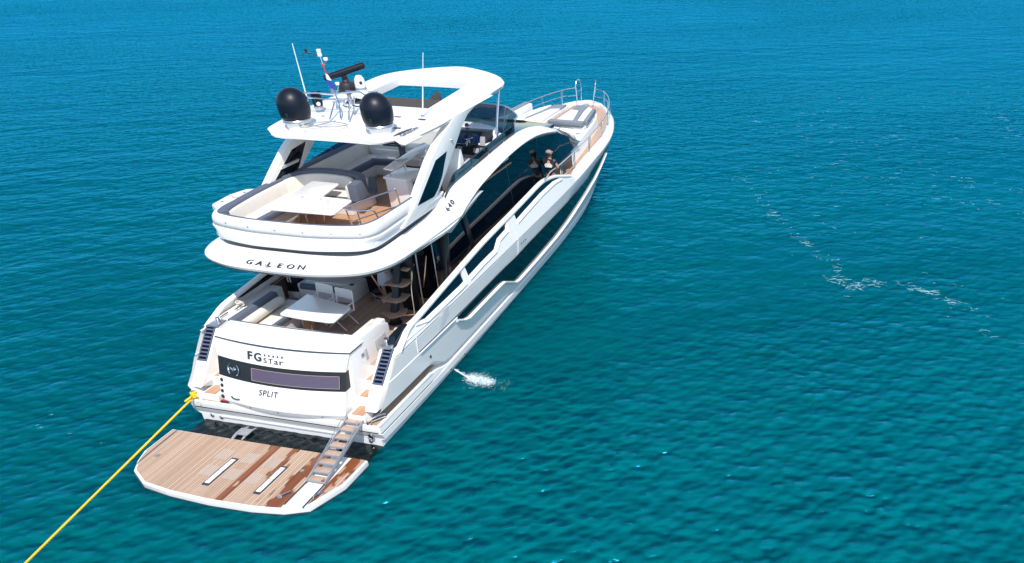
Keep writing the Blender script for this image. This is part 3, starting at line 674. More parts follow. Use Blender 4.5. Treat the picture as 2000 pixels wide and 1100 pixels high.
for s in (1, -1):
    rings = []
    for y in fr(2.3, 13.1, 70):
        g = [sinterp([(r[0], r[k]) for r in AO], y) for k in range(1, 7)]
        xi, zt, xo, zm, zl, xl = g
        rings.append([(xi - .06, y, zt - .25), (xi - .03, y, zt - .02), (xi + .02, y, zt), (xi + .09, y, zt - .012), ((xi * .45 + xo * .55), y, (zt * .40 + zm * .60) + .045), (xo - .03, y, zm + .03), (xo, y, zm), (xo - .01, y, zm - .03), (xl, y, zl), (xl - .08, y, zl - .01), (xi - .1, y, zl)])
    m = MB().loft(rings); ar = (m if s > 0 else m.mx()).build('side_arch', 'gel', Y, ang=32)
    # small winglet trailing below the arch
    m = MB().loft([[(2.40, y, 3.47 + (y - 4.6) * .22), (2.44, y, 3.50 + (y - 4.6) * .22 + w_), (2.30, y, 3.52 + (y - 4.6) * .2 + w_), (2.28, y, 3.45 + (y - 4.6) * .22)] for y, w_ in ((4.5, .01), (5.0, .05), (5.5, .08), (6.1, .05), (6.4, .005))])
    (m if s > 0 else m.mx()).build('arch_winglet', 'gel_grey', ar, ang=30)
    # dark stripe insert running up beside the arch
    m = MB().loft([[(2.035 + .02, y, 4.04 + a), (2.22 + a * .2, y, 4.02 + a), (2.22, y, 3.93 + a), (2.035, y, 3.94 + a)] for y, a in ((1.95, 0), (3, 0), (4.2, .03), (4.8, .12))])
# 640 on the arch panels
for s in (1, -1):
    nrm = Vector((.78 * s, 0, .63)); xd = Vector((0, s, 0)) if s > 0 else Vector((0, -1, 0))
    yd = nrm.cross(Vector((0, s, 0)))
    F4 = frame((2.29 * s, 4.93, 3.965), (0, 1 * s, .28 * s), tuple(yd if yd.z > 0 else -yd))
    text_mb('640', .175, F4, .008, spacing=1.35, font_scale_x=1.25).build('model_number', 'ink', Y, smooth=False)
# ================================================================ LETTERING (aft)
for i, ch in enumerate('GALEON'):
    x = -.62 + i * .262; y = 1.045 + .06 * (x * x)
    q = text_mb(ch, .19, frame((x, y, 3.803), (1, .12 * x, 0), (0, .93, .33)), .012, font_scale_x=1.25)
    e = MB(); [e.add([(a + d, b_y, c) for a, b_y, c in q.v], q.f) for d in (-.007, 0, .007)]
    e.build('maker_letter', 'ink', Y, smooth=False)
# ================================================================ GARAGE MODULE / TRANSOM
def mod(z, x):
    """aft face y at height z and lateral x"""
    yb = interp([(.64, .12), (.80, .10), (1.25, .26), (1.72, .43), (2.10, .56), (2.24, 1.04)], z)
    return yb - .19 * (1 - (x / 1.7) ** 2) * (1 if z < 2 else 1 - (z - 2) * 2)
def mhw(z): return interp([(.64, 1.62), (1.0, 1.64), (1.7, 1.66), (2.1, 1.76), (2.24, 1.70)], z)
def mface(z0, z1, dy=0, nz=6, xl=-1, xr=1, name='transom_door', mat='gel', back=None, parent=Y, **k):
    rings = []
    for z in fr(z0, z1, nz):
        hw_ = mhw(z); rings.append([(hw_ * u, mod(z, hw_ * u) - dy, z) for u in fr(xl, xr, 33)])
    b = MB(); 
    for r in rings: r += [(r[-1][0], (back or 1.06), r[0][2]), (r[0][0], (back or 1.06), r[0][2])]
    return b.loft(rings).build(name, mat, parent, **k)
skirt = mface(.645, .735, .03, 2, name='transom_skirt', mat='gel_grey')
low = mface(.74, 1.27, 0, 6, name='transom_door', ang=30)
blk = mface(1.272, 1.70, -.004, 5, name='transom_window_band', mat='black', ang=30)
up = mface(1.702, 2.07, 0, 5, name='transom_panel', ang=30)
gap = mface(2.07, 2.105, -.03, 2, name='lid_gap', mat='gel_line', back=1.05)
lid = mface(2.108, 2.24, 0, 5, name='sofa_coaming', ang=30, back=1.12)
for u in (-.62, -.93): # lid joints
    m = MB()
    for a, b in ((2.11, 2.17), (2.17, 2.235)):
        m.add([(mhw(a) * u - .006, mod(a, mhw(a) * u) - .003, a), (mhw(a) * u + .006, mod(a, mhw(a) * u) - .003, a), (mhw(b) * u + .006, mod(b, mhw(b) * u) - .003, b + .003), (mhw(b) * u - .006, mod(b, mhw(b) * u) - .003, b + .003)], [(0, 1, 2, 3)])
    m.build('lid_joint', 'grey', lid)
# recessed louvred light panel in the black band
lp = MB(); rings = []
for z in fr(1.355, 1.60, 4): rings.append([(x, mod(z, x) - .012, z) for x in fr(-.62, 1.52, 24)] + [(x, mod(z, x) + .01, z) for x in fr(1.52, -.62, 24)])
lpo = lp.loft(rings).build('louvre_panel', 'louvre', blk, ang=30)
for i in range(9):
    z = 1.37 + i * .026; m = MB().loft([[(x, mod(z, x) - .022, z), (x, mod(z, x) - .012, z + .011), (x, mod(z, x) - .010, z)] for x in fr(-.60, 1.5, 20)]); m.build('panel_slat', 'louvre_slat', blk)
fm_ = MB()
for (xa, za, xb, zb) in ((-.63, 1.345, 1.53, 1.345), (-.63, 1.61, 1.53, 1.61), (-.63, 1.345, -.63, 1.61), (1.53, 1.345, 1.53, 1.61)):
    fm_.tube([(xa + (xb - xa) * t, mod(za + (zb - za) * t, xa + (xb - xa) * t) - .016, za + (zb - za) * t) for t in fr(0, 1, 14)], .009, 5)
fm_.build('panel_frame', 'pink', blk)
# emblem: two chrome arcs with a diamond between
em = MB(); cx, cz = -1.16, 1.49
def on(x, z, d): return (x, mod(z, x) - d, z)
for sg in (1, -1):
    em.tube([on(cx + sg * (.075 + .085 * math.cos(a)), cz + .115 * math.sin(a), .02) for a in fr(-1.35, 1.35, 12)], .016, 6, flat=.6)
    em.tube([on(cx + sg * .10, cz + .03, .02), on(cx + sg * .03, cz + .0, .02)], .016, 6)
em.loft([[on(cx - .075, cz - .02, .006), on(cx, cz + .055, .006), on(cx + .075, cz + .02, .006), on(cx, cz - .055, .006)], [on(cx - .055, cz - .012, .03), on(cx, cz + .04, .03), on(cx + .055, cz + .012, .03), on(cx, cz - .04, .03)]])
em.build('emblem', 'chrome', blk)
def ftext(txt, x, z, size, **k):
    sl2 = (mod(z + .1, x) - mod(z, x)) / .1; dx = (mod(z, x + .1) - mod(z, x)) / .1
    return text_mb(txt, size, frame((x, mod(z, x) - .008, z), (1, dx, 0), (0, sl2, 1)), .006, **k)
for tt, x, z, sz, kk in (('F', -.66, 1.80, .27, dict(font_scale_x=1.15)), ('G', -.44, 1.795, .27, dict(font_scale_x=1.05)), ('S', -.245, 1.78, .16, dict(font_scale_x=1.3)), ('T', -.105, 1.778, .16, dict(font_scale_x=1.3)), ('a', .04, 1.776, .19, dict(font_scale_x=1.35)), ('r', .17, 1.775, .19, dict(font_scale_x=1.7))):
    q = ftext(tt, x, z, sz, **kk)
    if sz > .2:   # heavier strokes for the two initials
        for d in ((.008, 0), (-.008, 0), (0, .007), (0, -.007)):
            e = [(a + d[0], b - .001, c + d[1]) for a, b, c in q.v]; q.add(e, q.f[:len(q.f)] if len(q.v) == len(e) else []) if False else None
        e = MB(); e.v = list(q.v); e.f = list(q.f)
        for d in (.010, -.010):
            e.add([(a + d, b - .0005, c) for a, b, c in q.v], q.f)
        for d in (.008, -.008):
            e.add([(a, b - .0008, c + d) for a, b, c in q.v], q.f)
        q = e
    q.build('boat_name', 'ink', up, smooth=False)
for i in range(5):
    x = -.25 + i * .112; z = 1.945; m = MB(); pts = []
    for k in range(10): r = .042 if k % 2 == 0 else .017; a = math.pi / 2 + k * math.pi / 5; pts.append(on(x + r * math.cos(a), z + r * math.sin(a), .008))
    c = on(x, z, .012); m.add(pts + [c], [(k, (k + 1) % 10, 10) for k in range(10)]); m.build('name_star', 'ink', up, smooth=False)
ftext('SPLIT', -.22, 1.04, .20, shear=.25, font_scale_x=1.0, spacing=1.12).build('home_port', 'ink', low, smooth=False)
for i in range(4):
    z = 1.17 - i * .125; x = -1.57 - i * .0
    MB().lathe([(.001, 0), (.048, 0), (.044, .012), (.03, .018), (.001, .006)], on(x, z, .0), 14, Vector((-.15, -1, .2))).build('shower_socket', 'plastic', low)
MB().tube([on(-1.28, .86, .012), on(-1.22, .83, .02), on(-1.12, .83, .02), on(-1.04, .84, .012)], .016, 6, flat=.7).build('door_grip', 'black', low)
for x in (-.75, .0, 1.1): MB().lathe([(.001, .012), (.013, .01), (.016, 0)], (x, mod(.69, x) - .03, .69), 8, Vector((0, -1, 0))).build('skirt_bolt', 'black', skirt)
# red-trimmed box on the teak beside the door is a separate thing (see below)
# module sides with lockers and vents
for s in (1, -1):
    m = MB().prism([(.35, .64), (1.6, .64), (2.15, 1.47), (2.15, 2.05), (1.75, 2.22), (1.06, 2.22), (.6, 2.07)], 1.55 if s > 0 else 1.69, 1.74, ax='x')
    w_ = (m if s > 0 else m.mx()).build('transom_side', 'gel', Y, bevel=.03)
    for ya, yb in ((1.08, 1.18), (1.5, 1.95)):
        m = MB().box(1.735, 1.748, ya, yb, 1.62, 1.90); (m if s > 0 else m.mx()).build('locker_door', 'gel_grey', w_, bevel=.008)
    m = MB().box(1.738, 1.755, .95, 1.05, 1.78, 1.86); (m if s > 0 else m.mx()).build('vent', 'grey', w_)
    # stairs beside the module
    tops = [(.30, .86, .98), (.62, 1.14, 1.22), (1.05, 1.5, 1.45)]
    st = MB()
    prof = [(.05, .63), (.05, .80), (.45, .80), (.45, 1.02), (.80, 1.02), (.80, 1.24), (1.12, 1.24), (1.12, 1.44), (1.7, 1.44), (1.7, .63)]
    st.prism(prof, 1.70, 2.14, ax='x'); so_ = (st if s > 0 else st.mx()).build('stern_steps', 'gel', Y, bevel=.012)
    for ya, yb, z in ((.08, .43, .805), (.49, .78, 1.025), (.84, 1.10, 1.245)):
        m = MB().box(1.78, 2.09, ya, yb, z - .004, z + .008); (m if s > 0 else m.mx()).build('tread_teak', 'teak_warm', so_)
    m = MB().prism([(1.74, 1.16), (2.44, 1.16), (2.44, 1.9), (1.74, 1.9)], 1.446, 1.458); (m if s > 0 else m.mx()).build('landing_teak', 'teak', Y)
MB().box(-1.55, 1.55, .9, 1.06, .7, 2.04).build('module_core', 'gel', Y)
# cockpit sofa (port leg + aft leg)
def prism(poly, z0, z1, name, mat, parent=Y, bevel=.03, **k): return MB().prism(poly, z0, z1).build(name, mat, parent, bevel=bevel, **k)
cs = empty('cockpit_sofa') ; cs.parent = Y
prism([(-1.62, 1.35), (-1.02, 1.35), (-1.02, 2.95), (-1.62, 2.95)], 1.45, 1.82, 'sofa_base', 'gel', cs)
prism([(-1.60, 1.3), (-1.08, 1.3), (-1.08, 2.9), (-1.60, 2.9)], 1.82, 1.92, 'seat_cushion', 'cream', cs, .035)
prism([(-1.08, 1.36), (-.97, 1.36), (-.97, 2.95), (-1.08, 2.95)], 1.80, 1.925, 'seat_edge', 'char', cs, .03)
prism([(-1.62, 2.88), (-1.0, 2.88), (-1.0, 3.02), (-1.62, 3.02)], 1.80, 1.925, 'seat_edge', 'char', cs, .03)
MB().prism([(-1.80, 2.25), (-1.63, 2.24), (-1.58, 1.93), (-1.80, 1.93)], 1.12, 2.66, ax='y').build('sofa_back', 'char', cs, bevel=.035)
MB().tube(smooth_path([(-1.50, 1.25, 2.06), (-1.50, 1.9, 2.07), (-1.50, 2.45, 2.07), (-1.50, 2.55, 2.05)], 4), .115, 12).build('backrest_cushion', 'cream', cs)
MB().loft([[(x, 1.05 + d + .04 * (abs(x) / 1.5) ** 2, z) for d, z in ((.0, 2.235), (.03, 2.25), (.06, 2.24), (.07, 1.95), (.0, 1.95))] for x in fr(-1.66, 1.30, 14)]).build('aft_backrest', 'char', cs, ang=40)
MB().loft([[(x, 1.12 + d, z) for d, z in ((.0, 1.80), (.0, 1.86), (.13, 1.86), (.14, 1.78))] for x in fr(-1.1, 1.25, 6)]).build('aft_bench', 'char', cs, ang=40)
MB().box(-1.1, 1.3, 1.1, 1.24, 1.45, 1.80).build('aft_bench_base', 'gel', cs)
MB().box(1.30, 1.40, 1.15, 2.1, 1.46, 2.10).build('side_coaming_trim', 'grey_fab', cs, bevel=.02)
MB().box(1.40, 1.50, 1.15, 2.05, 1.46, 2.17).build('side_cushion', 'cream', cs, bevel=.03)
MB().box(1.49, 1.72, 1.15, 2.1, 1.46, 2.19).build('side_coaming', 'gel', Y, bevel=.04)
# forward cockpit sofa / cabinet facing aft
fc = empty('cockpit_bar'); fc.parent = Y
MB().prism([(-2.02, 3.80), (-.44, 3.80), (-.41, 3.9), (-.42, 4.55), (-2.02, 4.55)], 1.45, 1.88).build('bar_body', 'gel', fc, bevel=.04)
MB().box(-1.90, -.62, 4.0, 4.5, 1.87, 1.91).build('bar_cushion', 'cream', fc, bevel=.015)
MB().tube([(-1.92, 3.84, 1.80), (-.68, 3.84, 1.80)], .085, 10).build('bar_bolster', 'char', fc)
MB().lathe([(.001, .0), (.05, .0), (.055, .012), (.04, .006)], (-.53, 4.05, 1.882), 14).build('cup_holder', 'black', fc)
MB().box(-2.34, -2.06, 3.8, 4.3, 1.62, 2.1).build('port_console', 'black', fc, bevel=.01)
MB().box(-2.28, -2.25, 3.79, 3.8, 1.9, 2.08).box(-2.20, -2.17, 3.79, 3.8, 1.9, 2.08).build('console_light', 'white', fc)
MB().box(-2.36, -2.04, 3.77, 4.3, 1.45, 1.62).build('console_plinth', 'gel', fc, bevel=.01)
# port side deck inner teak wall
MB().box(-2.44, -2.40, 2.0, 4.6, 1.45, 1.98).build('side_panel_teak', 'teak_warm', Y)
# ================================================================ FLYBRIDGE FURNITURE (fixed)
FLY = (-.25, .32, -.14)
fs = empty('flybridge_sofa'); fs.parent = Y; fs.location = FLY
def cpath(pts, n=5): return smooth_path([(x, y, 0) for x, y in pts], n)
# aft L: bases, cushions, edges
prism([(-1.64, 1.70), (-1.08, 1.60), (-1.05, 3.55), (-.6, 3.85), (.20, 3.85), (.28, 4.1), (.30, 4.75), (-.25, 5.5), (-1.66, 5.5)], 3.95, 4.28, 'sofa_base', 'vinyl', fs, .03)
prism([(-1.62, 1.66), (-1.12, 1.60), (-1.12, 3.6), (-1.64, 3.6)], 4.28, 4.40, 'seat_cushion', 'cream', fs, .035)
prism([(-1.64, 3.61), (-1.10, 3.61), (-.62, 3.92), (.12, 3.92), (.20, 4.45), (-1.64, 4.45)], 4.28, 4.40, 'seat_cushion', 'cream', fs, .035)
prism([(-1.13, 1.62), (-.98, 1.62), (-.96, 3.48), (-.55, 3.74), (.26, 3.74), (.40, 3.95), (.44, 4.7), (-.12, 5.52), (-.32, 5.52), (.24, 4.6), (.16, 3.95), (-.66, 3.93), (-1.13, 3.62)], 4.27, 4.405, 'seat_edge', 'char', fs, .03)
prism([(-.36, 4.95), (.06, 4.7), (.1, 4.85), (-.26, 5.38), (-.5, 5.38)], 4.28, 4.41, 'corner_cushion', 'cream', fs, .03)
# port backrest: cream face, charcoal top
def backrest(path, name, z0, z1, t0, t1, mat):
    return MB().sweep([(x, y, 0) for x, y in path], [(-t0, z0), (-t1, z1 - .02), (-t1 + .02, z1), (t1 - .02, z1), (t1, z1 - .02), (t1, z0)]).build(name, mat, fs, ang=50)
pp = [(-1.44, 1.72), (-1.54, 2.3), (-1.60, 3.2), (-1.62, 4.0)]
backrest([(x + .0, y) for x, y in pp], 'back_cushion', 4.38, 4.70, .12, .07, 'cream')
backrest([(p[0], p[1]) for p in cpath([(-1.40, 1.56), (-1.52, 1.76), (-1.60, 2.1), (-1.68, 2.78), (-1.71, 3.5), (-1.72, 4.1)])], 'back_top', 4.55, 4.765, .095, .095, 'char')
cp_ = [(p[0], p[1]) for p in cpath([(-1.73, 3.95), (-1.68, 4.3), (-1.45, 4.60), (-1.0, 4.74), (-.4, 4.70), (.08, 4.58), (.33, 4.25), (.40, 3.78)])]
backrest(cp_, 'back_top', 4.36, 4.79, .12, .11, 'char')
backrest([(p[0], p[1]) for p in cpath([(-1.58, 3.9), (-1.52, 4.2), (-1.36, 4.44), (-1.0, 4.57), (-.42, 4.54), (-.05, 4.42), (.14, 4.15), (.22, 3.85)])], 'back_cushion', 4.38, 4.72, .10, .05, 'cream')
# forward sofa along port side and across
prism([(-1.7, 5.51), (-.98, 5.51), (-.98, 6.85), (-.45, 6.85), (-.45, 7.55), (-1.7, 7.55)], 3.95, 4.26, 'sofa_base', 'vinyl', fs, .02)
prism([(-1.66, 4.95), (-1.12, 4.95), (-1.12, 7.4), (-1.66, 7.4)], 4.26, 4.39, 'seat_cushion', 'cream', fs, .035)
prism([(-1.12, 7.0), (-.50, 7.0), (-.50, 7.45), (-1.12, 7.45)], 4.26, 4.39, 'seat_cushion', 'cream', fs, .035)
prism([(-1.13, 5.3), (-.96, 5.3), (-.96, 6.82), (-.42, 6.82), (-.42, 7.0), (-1.13, 7.0)], 4.25, 4.40, 'seat_edge', 'char', fs, .03)
backrest([(-1.58, 4.85), (-1.58, 6.0), (-1.58, 7.5)], 'back_cushion', 4.38, 4.74, .12, .06, 'cream')
backrest([(-1.73, 4.1), (-1.73, 6.0), (-1.72, 7.7)], 'back_top', 4.5, 4.79, .11, .11, 'char')
backrest([(-1.75, 7.55), (-1.1, 7.55), (-.42, 7.55)], 'back_cushion', 4.38, 4.76, .10, .06, 'cream')
prism([(-.46, 7.3), (-.32, 7.3), (-.32, 7.65), (-.46, 7.65)], 4.3, 4.80, 'back_end', 'char', fs, .03)
MB().lathe([(.001, .0), (.05, .0), (.055, .01), (.02, .014)], (-.93, 2.6, 4.12), 12, Vector((1, 0, 0))).build('speaker_grille', 'black', fs)
for x, y in ((-1.73, 4.55), (-1.73, 4.72)):
    MB().lathe([(.001, .02), (.03, .018), (.045, 0)], (x, y, 4.79), 12).build('cup_holder', 'black', fs)
# port side life-raft pod outside the coaming
pod = MB().prism([(-2.66, 2.62), (-2.1, 2.25), (-2.05, 2.6), (-2.05, 4.0), (-2.62, 3.75), (-2.74, 3.3)], 4.22, 4.46)
pd_ = pod.build('side_pod', 'gel', Y, bevel=.06)
MB().tube(smooth_path([(-2.66, 3.15, 4.465), (-2.55, 3.2, 4.467), (-2.42, 3.1, 4.465), (-2.2, 3.2, 4.467)], 4), .012, 6).build('pod_strap', 'grey', pd_)
for x, y in ((-2.5, 2.8), (-2.45, 3.5)): MB().box(x - .03, x + .03, y - .015, y + .015, 4.458, 4.47).build('pod_latch', 'black', pd_)
# bar unit with fridge, floating counter above
bu = empty('wet_bar'); bu.parent = Y; bu.location = FLY
MB().prism([(.86, 4.52), (1.52, 4.42), (1.60, 4.5), (1.58, 5.25), (.92, 5.30)], 3.95, 4.74).build('bar_cabinet', 'gel', bu, bevel=.02)
MB().prism([(.84, 4.48), (1.54, 4.38), (1.63, 4.48), (1.61, 5.28), (.90, 5.33)], 4.74, 4.80).build('bar_top', 'gel', bu, bevel=.015)
fd_ = MB().box(1.585, 1.612, 4.58, 5.18, 4.05, 4.68).build('fridge_frame', 'black', bu, bevel=.008)
MB().box(1.605, 1.625, 4.62, 5.14, 4.08, 4.64).build('fridge_door', 'steel', bu, bevel=.006)
MB().box(1.622, 1.64, 5.03, 5.10, 4.56, 4.61).build('fridge_latch', 'black', bu)
MB().loft([[(x, y, z) for x, y in p] for z, p in ((5.0, [(.94, 4.42), (1.24, 4.36), (1.27, 4.45), (1.17, 5.3), (1.09, 6.5), (.78, 6.7), (.76, 6.6), (.86, 5.3)]), (5.045, [(.94, 4.42), (1.24, 4.36), (1.27, 4.45), (1.17, 5.3), (1.09, 6.5), (.78, 6.7), (.76, 6.6), (.86, 5.3)]))]).build('bar_counter', 'gel', bu, bevel=.015)
MB().box(.92, 1.14, 4.9, 5.25, 5.045, 5.075).build('sink_lid', 'gel_grey', bu, bevel=.01)
for x, y in ((1.02, 4.55), (1.12, 5.1), (1.0, 5.25)): MB().tube([(x, y, 4.78), (x, y, 5.01)], .018, 8).build('counter_leg', 'chrome', bu)
MB().box(.80, 1.25, 6.25, 7.2, 3.95, 4.72).build('grill_cabinet', 'vinyl', bu, bevel=.03)
MB().box(.84, 1.2, 6.3, 7.0, 4.72, 4.76).build('grill_lid', 'steel', bu, bevel=.01)
# stair opening guard rail
gr = MB()
R_ = .018
for pth in ([(1.05, 2.70, 3.95), (1.05, 2.55, 4.65), (1.08, 2.6, 4.72), (1.50, 3.70, 4.74), (1.58, 3.82, 4.70), (1.60, 3.88, 3.95)], [(1.05, 2.56, 4.70), (1.2, 2.40, 4.72), (1.62, 2.42, 4.72), (1.80, 2.55, 4.66), (1.80, 2.72, 3.95)], [(1.05, 2.62, 4.33), (1.58, 3.86, 4.33)], [(1.45, 2.4, 4.7), (1.5, 2.4, 3.95)]):
    gr.tube(smooth_path(pth, 4), R_, 8)
gro = gr.build('stair_rail', 'chrome', Y); gro.location = gro.location + Vector(FLY)
# ---- helm
hm = empty('helm_station'); hm.parent = Y
MB().prism([(.55, 7.9), (2.0, 7.85), (2.02, 9.0), (.5, 9.2)], 3.95, 4.72).build('helm_console', 'vinyl', hm, bevel=.05)
dash = MB().loft([[(.72, 7.72, 4.42), (2.0, 7.66, 4.42), (2.02, 7.95, 4.42), (.70, 8.0, 4.42)], [(.75, 8.12, 4.98), (1.88, 8.08, 4.98), (1.95, 8.4, 4.98), (.72, 8.45, 4.98)]]).build('dashboard', 'black', hm, bevel=.03)
def dp(u, v, d=0.0): # point on the dash face: u across 0..1, v up 0..1
    a = Vector((.72, 7.72, 4.42)).lerp(Vector((2.0, 7.66, 4.42)), u); b = Vector((.75, 8.12, 4.98)).lerp(Vector((1.88, 8.08, 4.98)), u)
    nrm = Vector((0, -.81, .58)); return tuple(a.lerp(b, v) + nrm * d)
for (u0, u1, v0, v1, mt_) in ((.06, .46, .45, .90, 'screen'), (.52, .80, .45, .90, 'screen'), (.06, .22, .08, .34, 'screen'), (.84, .97, .2, .34, 'steel'), (.84, .97, .42, .8, 'grey'), (.68, .82, .1, .3, 'grey'), (.27, .40, .1, .32, 'grey')):
    MB().loft([[dp(u0, v0, h), dp(u1, v0, h), dp(u1, v1, h), dp(u0, v1, h)] for h in (.0, .02)]).build('display' if mt_ == 'screen' else 'switch_panel', mt_, hm, bevel=.004)
whl = empty('steering_wheel'); whl.parent = Y
wc = Vector((1.52, 7.62, 4.86)); wn_ = Vector((0, -.72, .69)); q_ = Vector((0, 0, 1)).rotation_difference(wn_)
def wpt(r, a, h=0): return tuple(wc + q_ @ Vector((r * math.cos(a), r * math.sin(a), h)))
MB().tube([wpt(.19, 2 * math.pi * k / 28) for k in range(29)], .017, 8).build('rim', 'plastic', whl)
sk = MB()
for a in (.5, 2.64, 4.71): sk.tube([wpt(.03, a, .01), wpt(.12, a + .05), wpt(.185, a)], .016, 6, flat=.6)
sk.build('spokes', 'chrome', whl)
MB().lathe([(.001, .02), (.045, .01), (.05, -.03), (.03, -.2)], tuple(wc), 14, wn_).build('hub', 'chrome', whl)
MB().lathe([(.001, .09), (.05, .07), (.06, 0)], (1.05, 8.55, 4.98), 14).build('compass', 'black', hm)
cw = MB().loft([[(x * k, y + d, z) for x, y in ((-1.9, 8.5), (-1.7, 9.2), (-1.0, 9.55), (0, 9.65), (1.0, 9.55), (1.7, 9.2), (1.95, 8.5), (1.6, 8.35), (1.0, 8.4), (0, 8.45), (-1.0, 8.4), (-1.6, 8.35))] for k, d, z in ((1.02, 0, 4.0), (1.02, 0, 4.62), (1.0, 0, 4.78), (.96, 0, 4.82))])
cw.build('helm_cowl', 'fly_front', Y, bevel=.03)
MB().prism([(-1.75, 8.3), (-.2, 8.2), (-.2, 7.75), (-1.75, 7.75)], 3.95, 4.5).build('companion_lounge', 'vinyl', Y, bevel=.05)
# helm seats (white double bolster)
hs = empty('helm_seat'); hs.parent = Y
for x0, x1 in ((1.0, 1.38), (1.42, 1.98)):
    MB().prism([(6.35, 4.3), (6.95, 4.36), (7.0, 4.5), (6.5, 4.47), (6.4, 5.0), (6.3, 5.02), (6.2, 4.5)], x0, x1, ax='x').build('seat_shell', 'gel', hs, bevel=.04)
MB().box(1.1, 1.9, 6.35, 6.9, 3.95, 4.3).build('seat_pedestal', 'gel', hs, bevel=.03)
MB().prism([(1.45, 6.0), (2.0, 6.0), (2.02, 6.3), (2.02, 7.2), (1.5, 7.2)], 3.95, 4.5).build('side_cabinet', 'gel', hs, bevel=.04)
# helm floor shade mat not needed; wind deflector glass
wb = [(-2.02, 8.9), (-1.9, 9.5), (-1.45, 9.95), (-.7, 10.15), (0, 10.2), (.7, 10.15), (1.45, 9.95), (1.9, 9.5), (2.02, 8.9)]
wt_ = [(-2.18, 9.3), (-2.05, 9.75), (-1.5, 10.25), (-.7, 10.45), (0, 10.5), (.7, 10.45), (1.5, 10.25), (2.08, 9.75), (2.2, 9.3)]
WB = smooth_path([(x, y, 4.30 if abs(x) < 1.8 else 4.52) for x, y in wb], 4); WT_ = smooth_path([(x, y, 5.16 if abs(x) < 1.8 else 5.05) for x, y in wt_], 4)
MB().loft([WB, WT_], closed=False, caps=False).build('wind_deflector', 'tint', Y, ang=80)
MB().tube(WT_, .022, 8).tube([WB[-3], WT_[-3]], .018, 6).tube([WB[2], WT_[2]], .018, 6).tube([WB[-9], WT_[-9]], .014, 6).build('deflector_frame', 'steel', Y)
for s in (1, -1):
    ys = fr(4.95, 9.4, 24); m = MB().loft([[(2.10, y, sinterp([(r[0], r[2]) for r in AO], y) - .02), (2.13, y, sinterp([(r[0], r[2]) for r in AO], y) + .02 + .24 * min(1, (y - 4.9) / .6))] for y in ys], closed=False, caps=False)
    g = (m if s > 0 else m.mx()).build('side_deflector', 'tint', Y)
    m = MB().tube([(2.13, y, sinterp([(r[0], r[2]) for r in AO], y) + .025 + .24 * min(1, (y - 4.9) / .6)) for y in ys], .014, 6)
    (m if s > 0 else m.mx()).build('deflector_rail', 'plastic', g)
    for y in (5.6, 6.6, 7.6, 8.6):
        z = sinterp([(r[0], r[2]) for r in AO], y); m = MB().tube([(2.09, y, z - .02), (2.115, y, z + .24)], .016, 6); (m if s > 0 else m.mx()).build('deflector_post', 'chrome', g)
# ================================================================ HARDTOP
HO = [(0, 3.10), (.9, 3.09), (1.72, 3.09), (1.92, 3.30), (1.98, 3.42), (2.3, 3.02), (2.43, 3.25), (2.42, 4.4), (2.28, 5.8), (2.12, 7.4), (2.08, 8.6), (2.05, 9.4), (1.93, 9.85), (1.5, 10.3), (.9, 10.6), (0, 10.78)]
# symmetric outline; inner opening
HI = [(0, 6.02), (1.30, 6.02), (1.10, 8.98), (0, 9.08)]
def mirror_poly(h): return h + [(-x, y) for x, y in h[::-1] if x > 1e-6]
ho = MB(); 
def zt(x, y): return 5.70 + .042 * y + .03 * max(0, 1 - (x / 2.2) ** 2)
# build top as quads between outline and opening by sampling in y
ysamp = sorted(set(fr(3.80, 10.6, 50) + [6.4, 9.0, 9.4, 9.7, 10.0, 10.3, 10.5]))
def ox(y):
    t = [(3.9, 1.7), (4.25, 1.93), (4.5, 2.0), (5.0, 2.06), (5.6, 2.10), (7.0, 2.06), (8.3, 2.05), (9.1, 2.04), (9.45, 1.96), (9.75, 1.76), (10.0, 1.48), (10.2, 1.18), (10.4, .82), (10.52, .55), (10.6, .3), (10.64, .1)]
    return interp(t, y)
def ix(y): return None if y < 6.4 or y > 9.0 else 1.22 - .08 * (y - 6.4) / 2.6
def TH(y): return .085 + .105 * min(1, max(0, (y - 3.8) / 2.6))
def section(y, xa, xb, edge):
    """closed ring of the roof section between xa (inner) and xb (outer)"""
    xs = fr(xa, xb - edge, 5)
    top = [(x, y, zt(x, y)) for x in xs] + [(xb - edge * .35, y, zt(xb, y) - .012), (xb, y, zt(xb, y) - .35 * TH(y)), (xb - .03, y, zt(xb, y) - .8 * TH(y))]
    bot = [(xb - edge - .05, y, zt(xb, y) - TH(y) * 1.02)] + [(x, y, zt(x, y) - TH(y)) for x in xs[-2::-1]]
    return top + bot
edge = .16
for s in (1, -1):
    m = MB()
    m.loft([section(y, 0, xx_, edge) for y, xx_ in [(3.76, 1.36), (3.79, 1.44), (3.95, 1.60), (4.12, 1.78), (4.2, 1.88)] + [(q, ox(q)) for q in ysamp if 4.25 < q < 6.4] + [(6.4, ox(6.4))]])
    m.loft([section(y, ix(y) if ix(y) else 1.14, ox(y), edge) for y in [6.4] + [q for q in ysamp if 6.4 < q < 8.99] + [9.0]])
    m.loft([section(y, 0, max(ox(y), edge + .02), edge) for y in [9.0] + [q for q in ysamp if 9.0 < q < 10.62]])
    # pointed aft corner fin that carries the maker's name (starboard only)
    if s > 0: m.loft([[(1.54, 4.08, 5.875), (1.97, 3.76, 5.855), (2.05, 3.80, 5.835), (2.11, 4.5, 5.85), (1.6, 4.5, 5.895)], [(1.58, 4.12, 5.80), (1.95, 3.82, 5.79), (2.01, 3.86, 5.79), (2.06, 4.5, 5.78), (1.6, 4.5, 5.78)]])
    if s > 0: HT = m.build('hardtop', 'gel', Y, ang=40)
    else: m.mx().build('hardtop_port_half', 'gel', HT, ang=40)
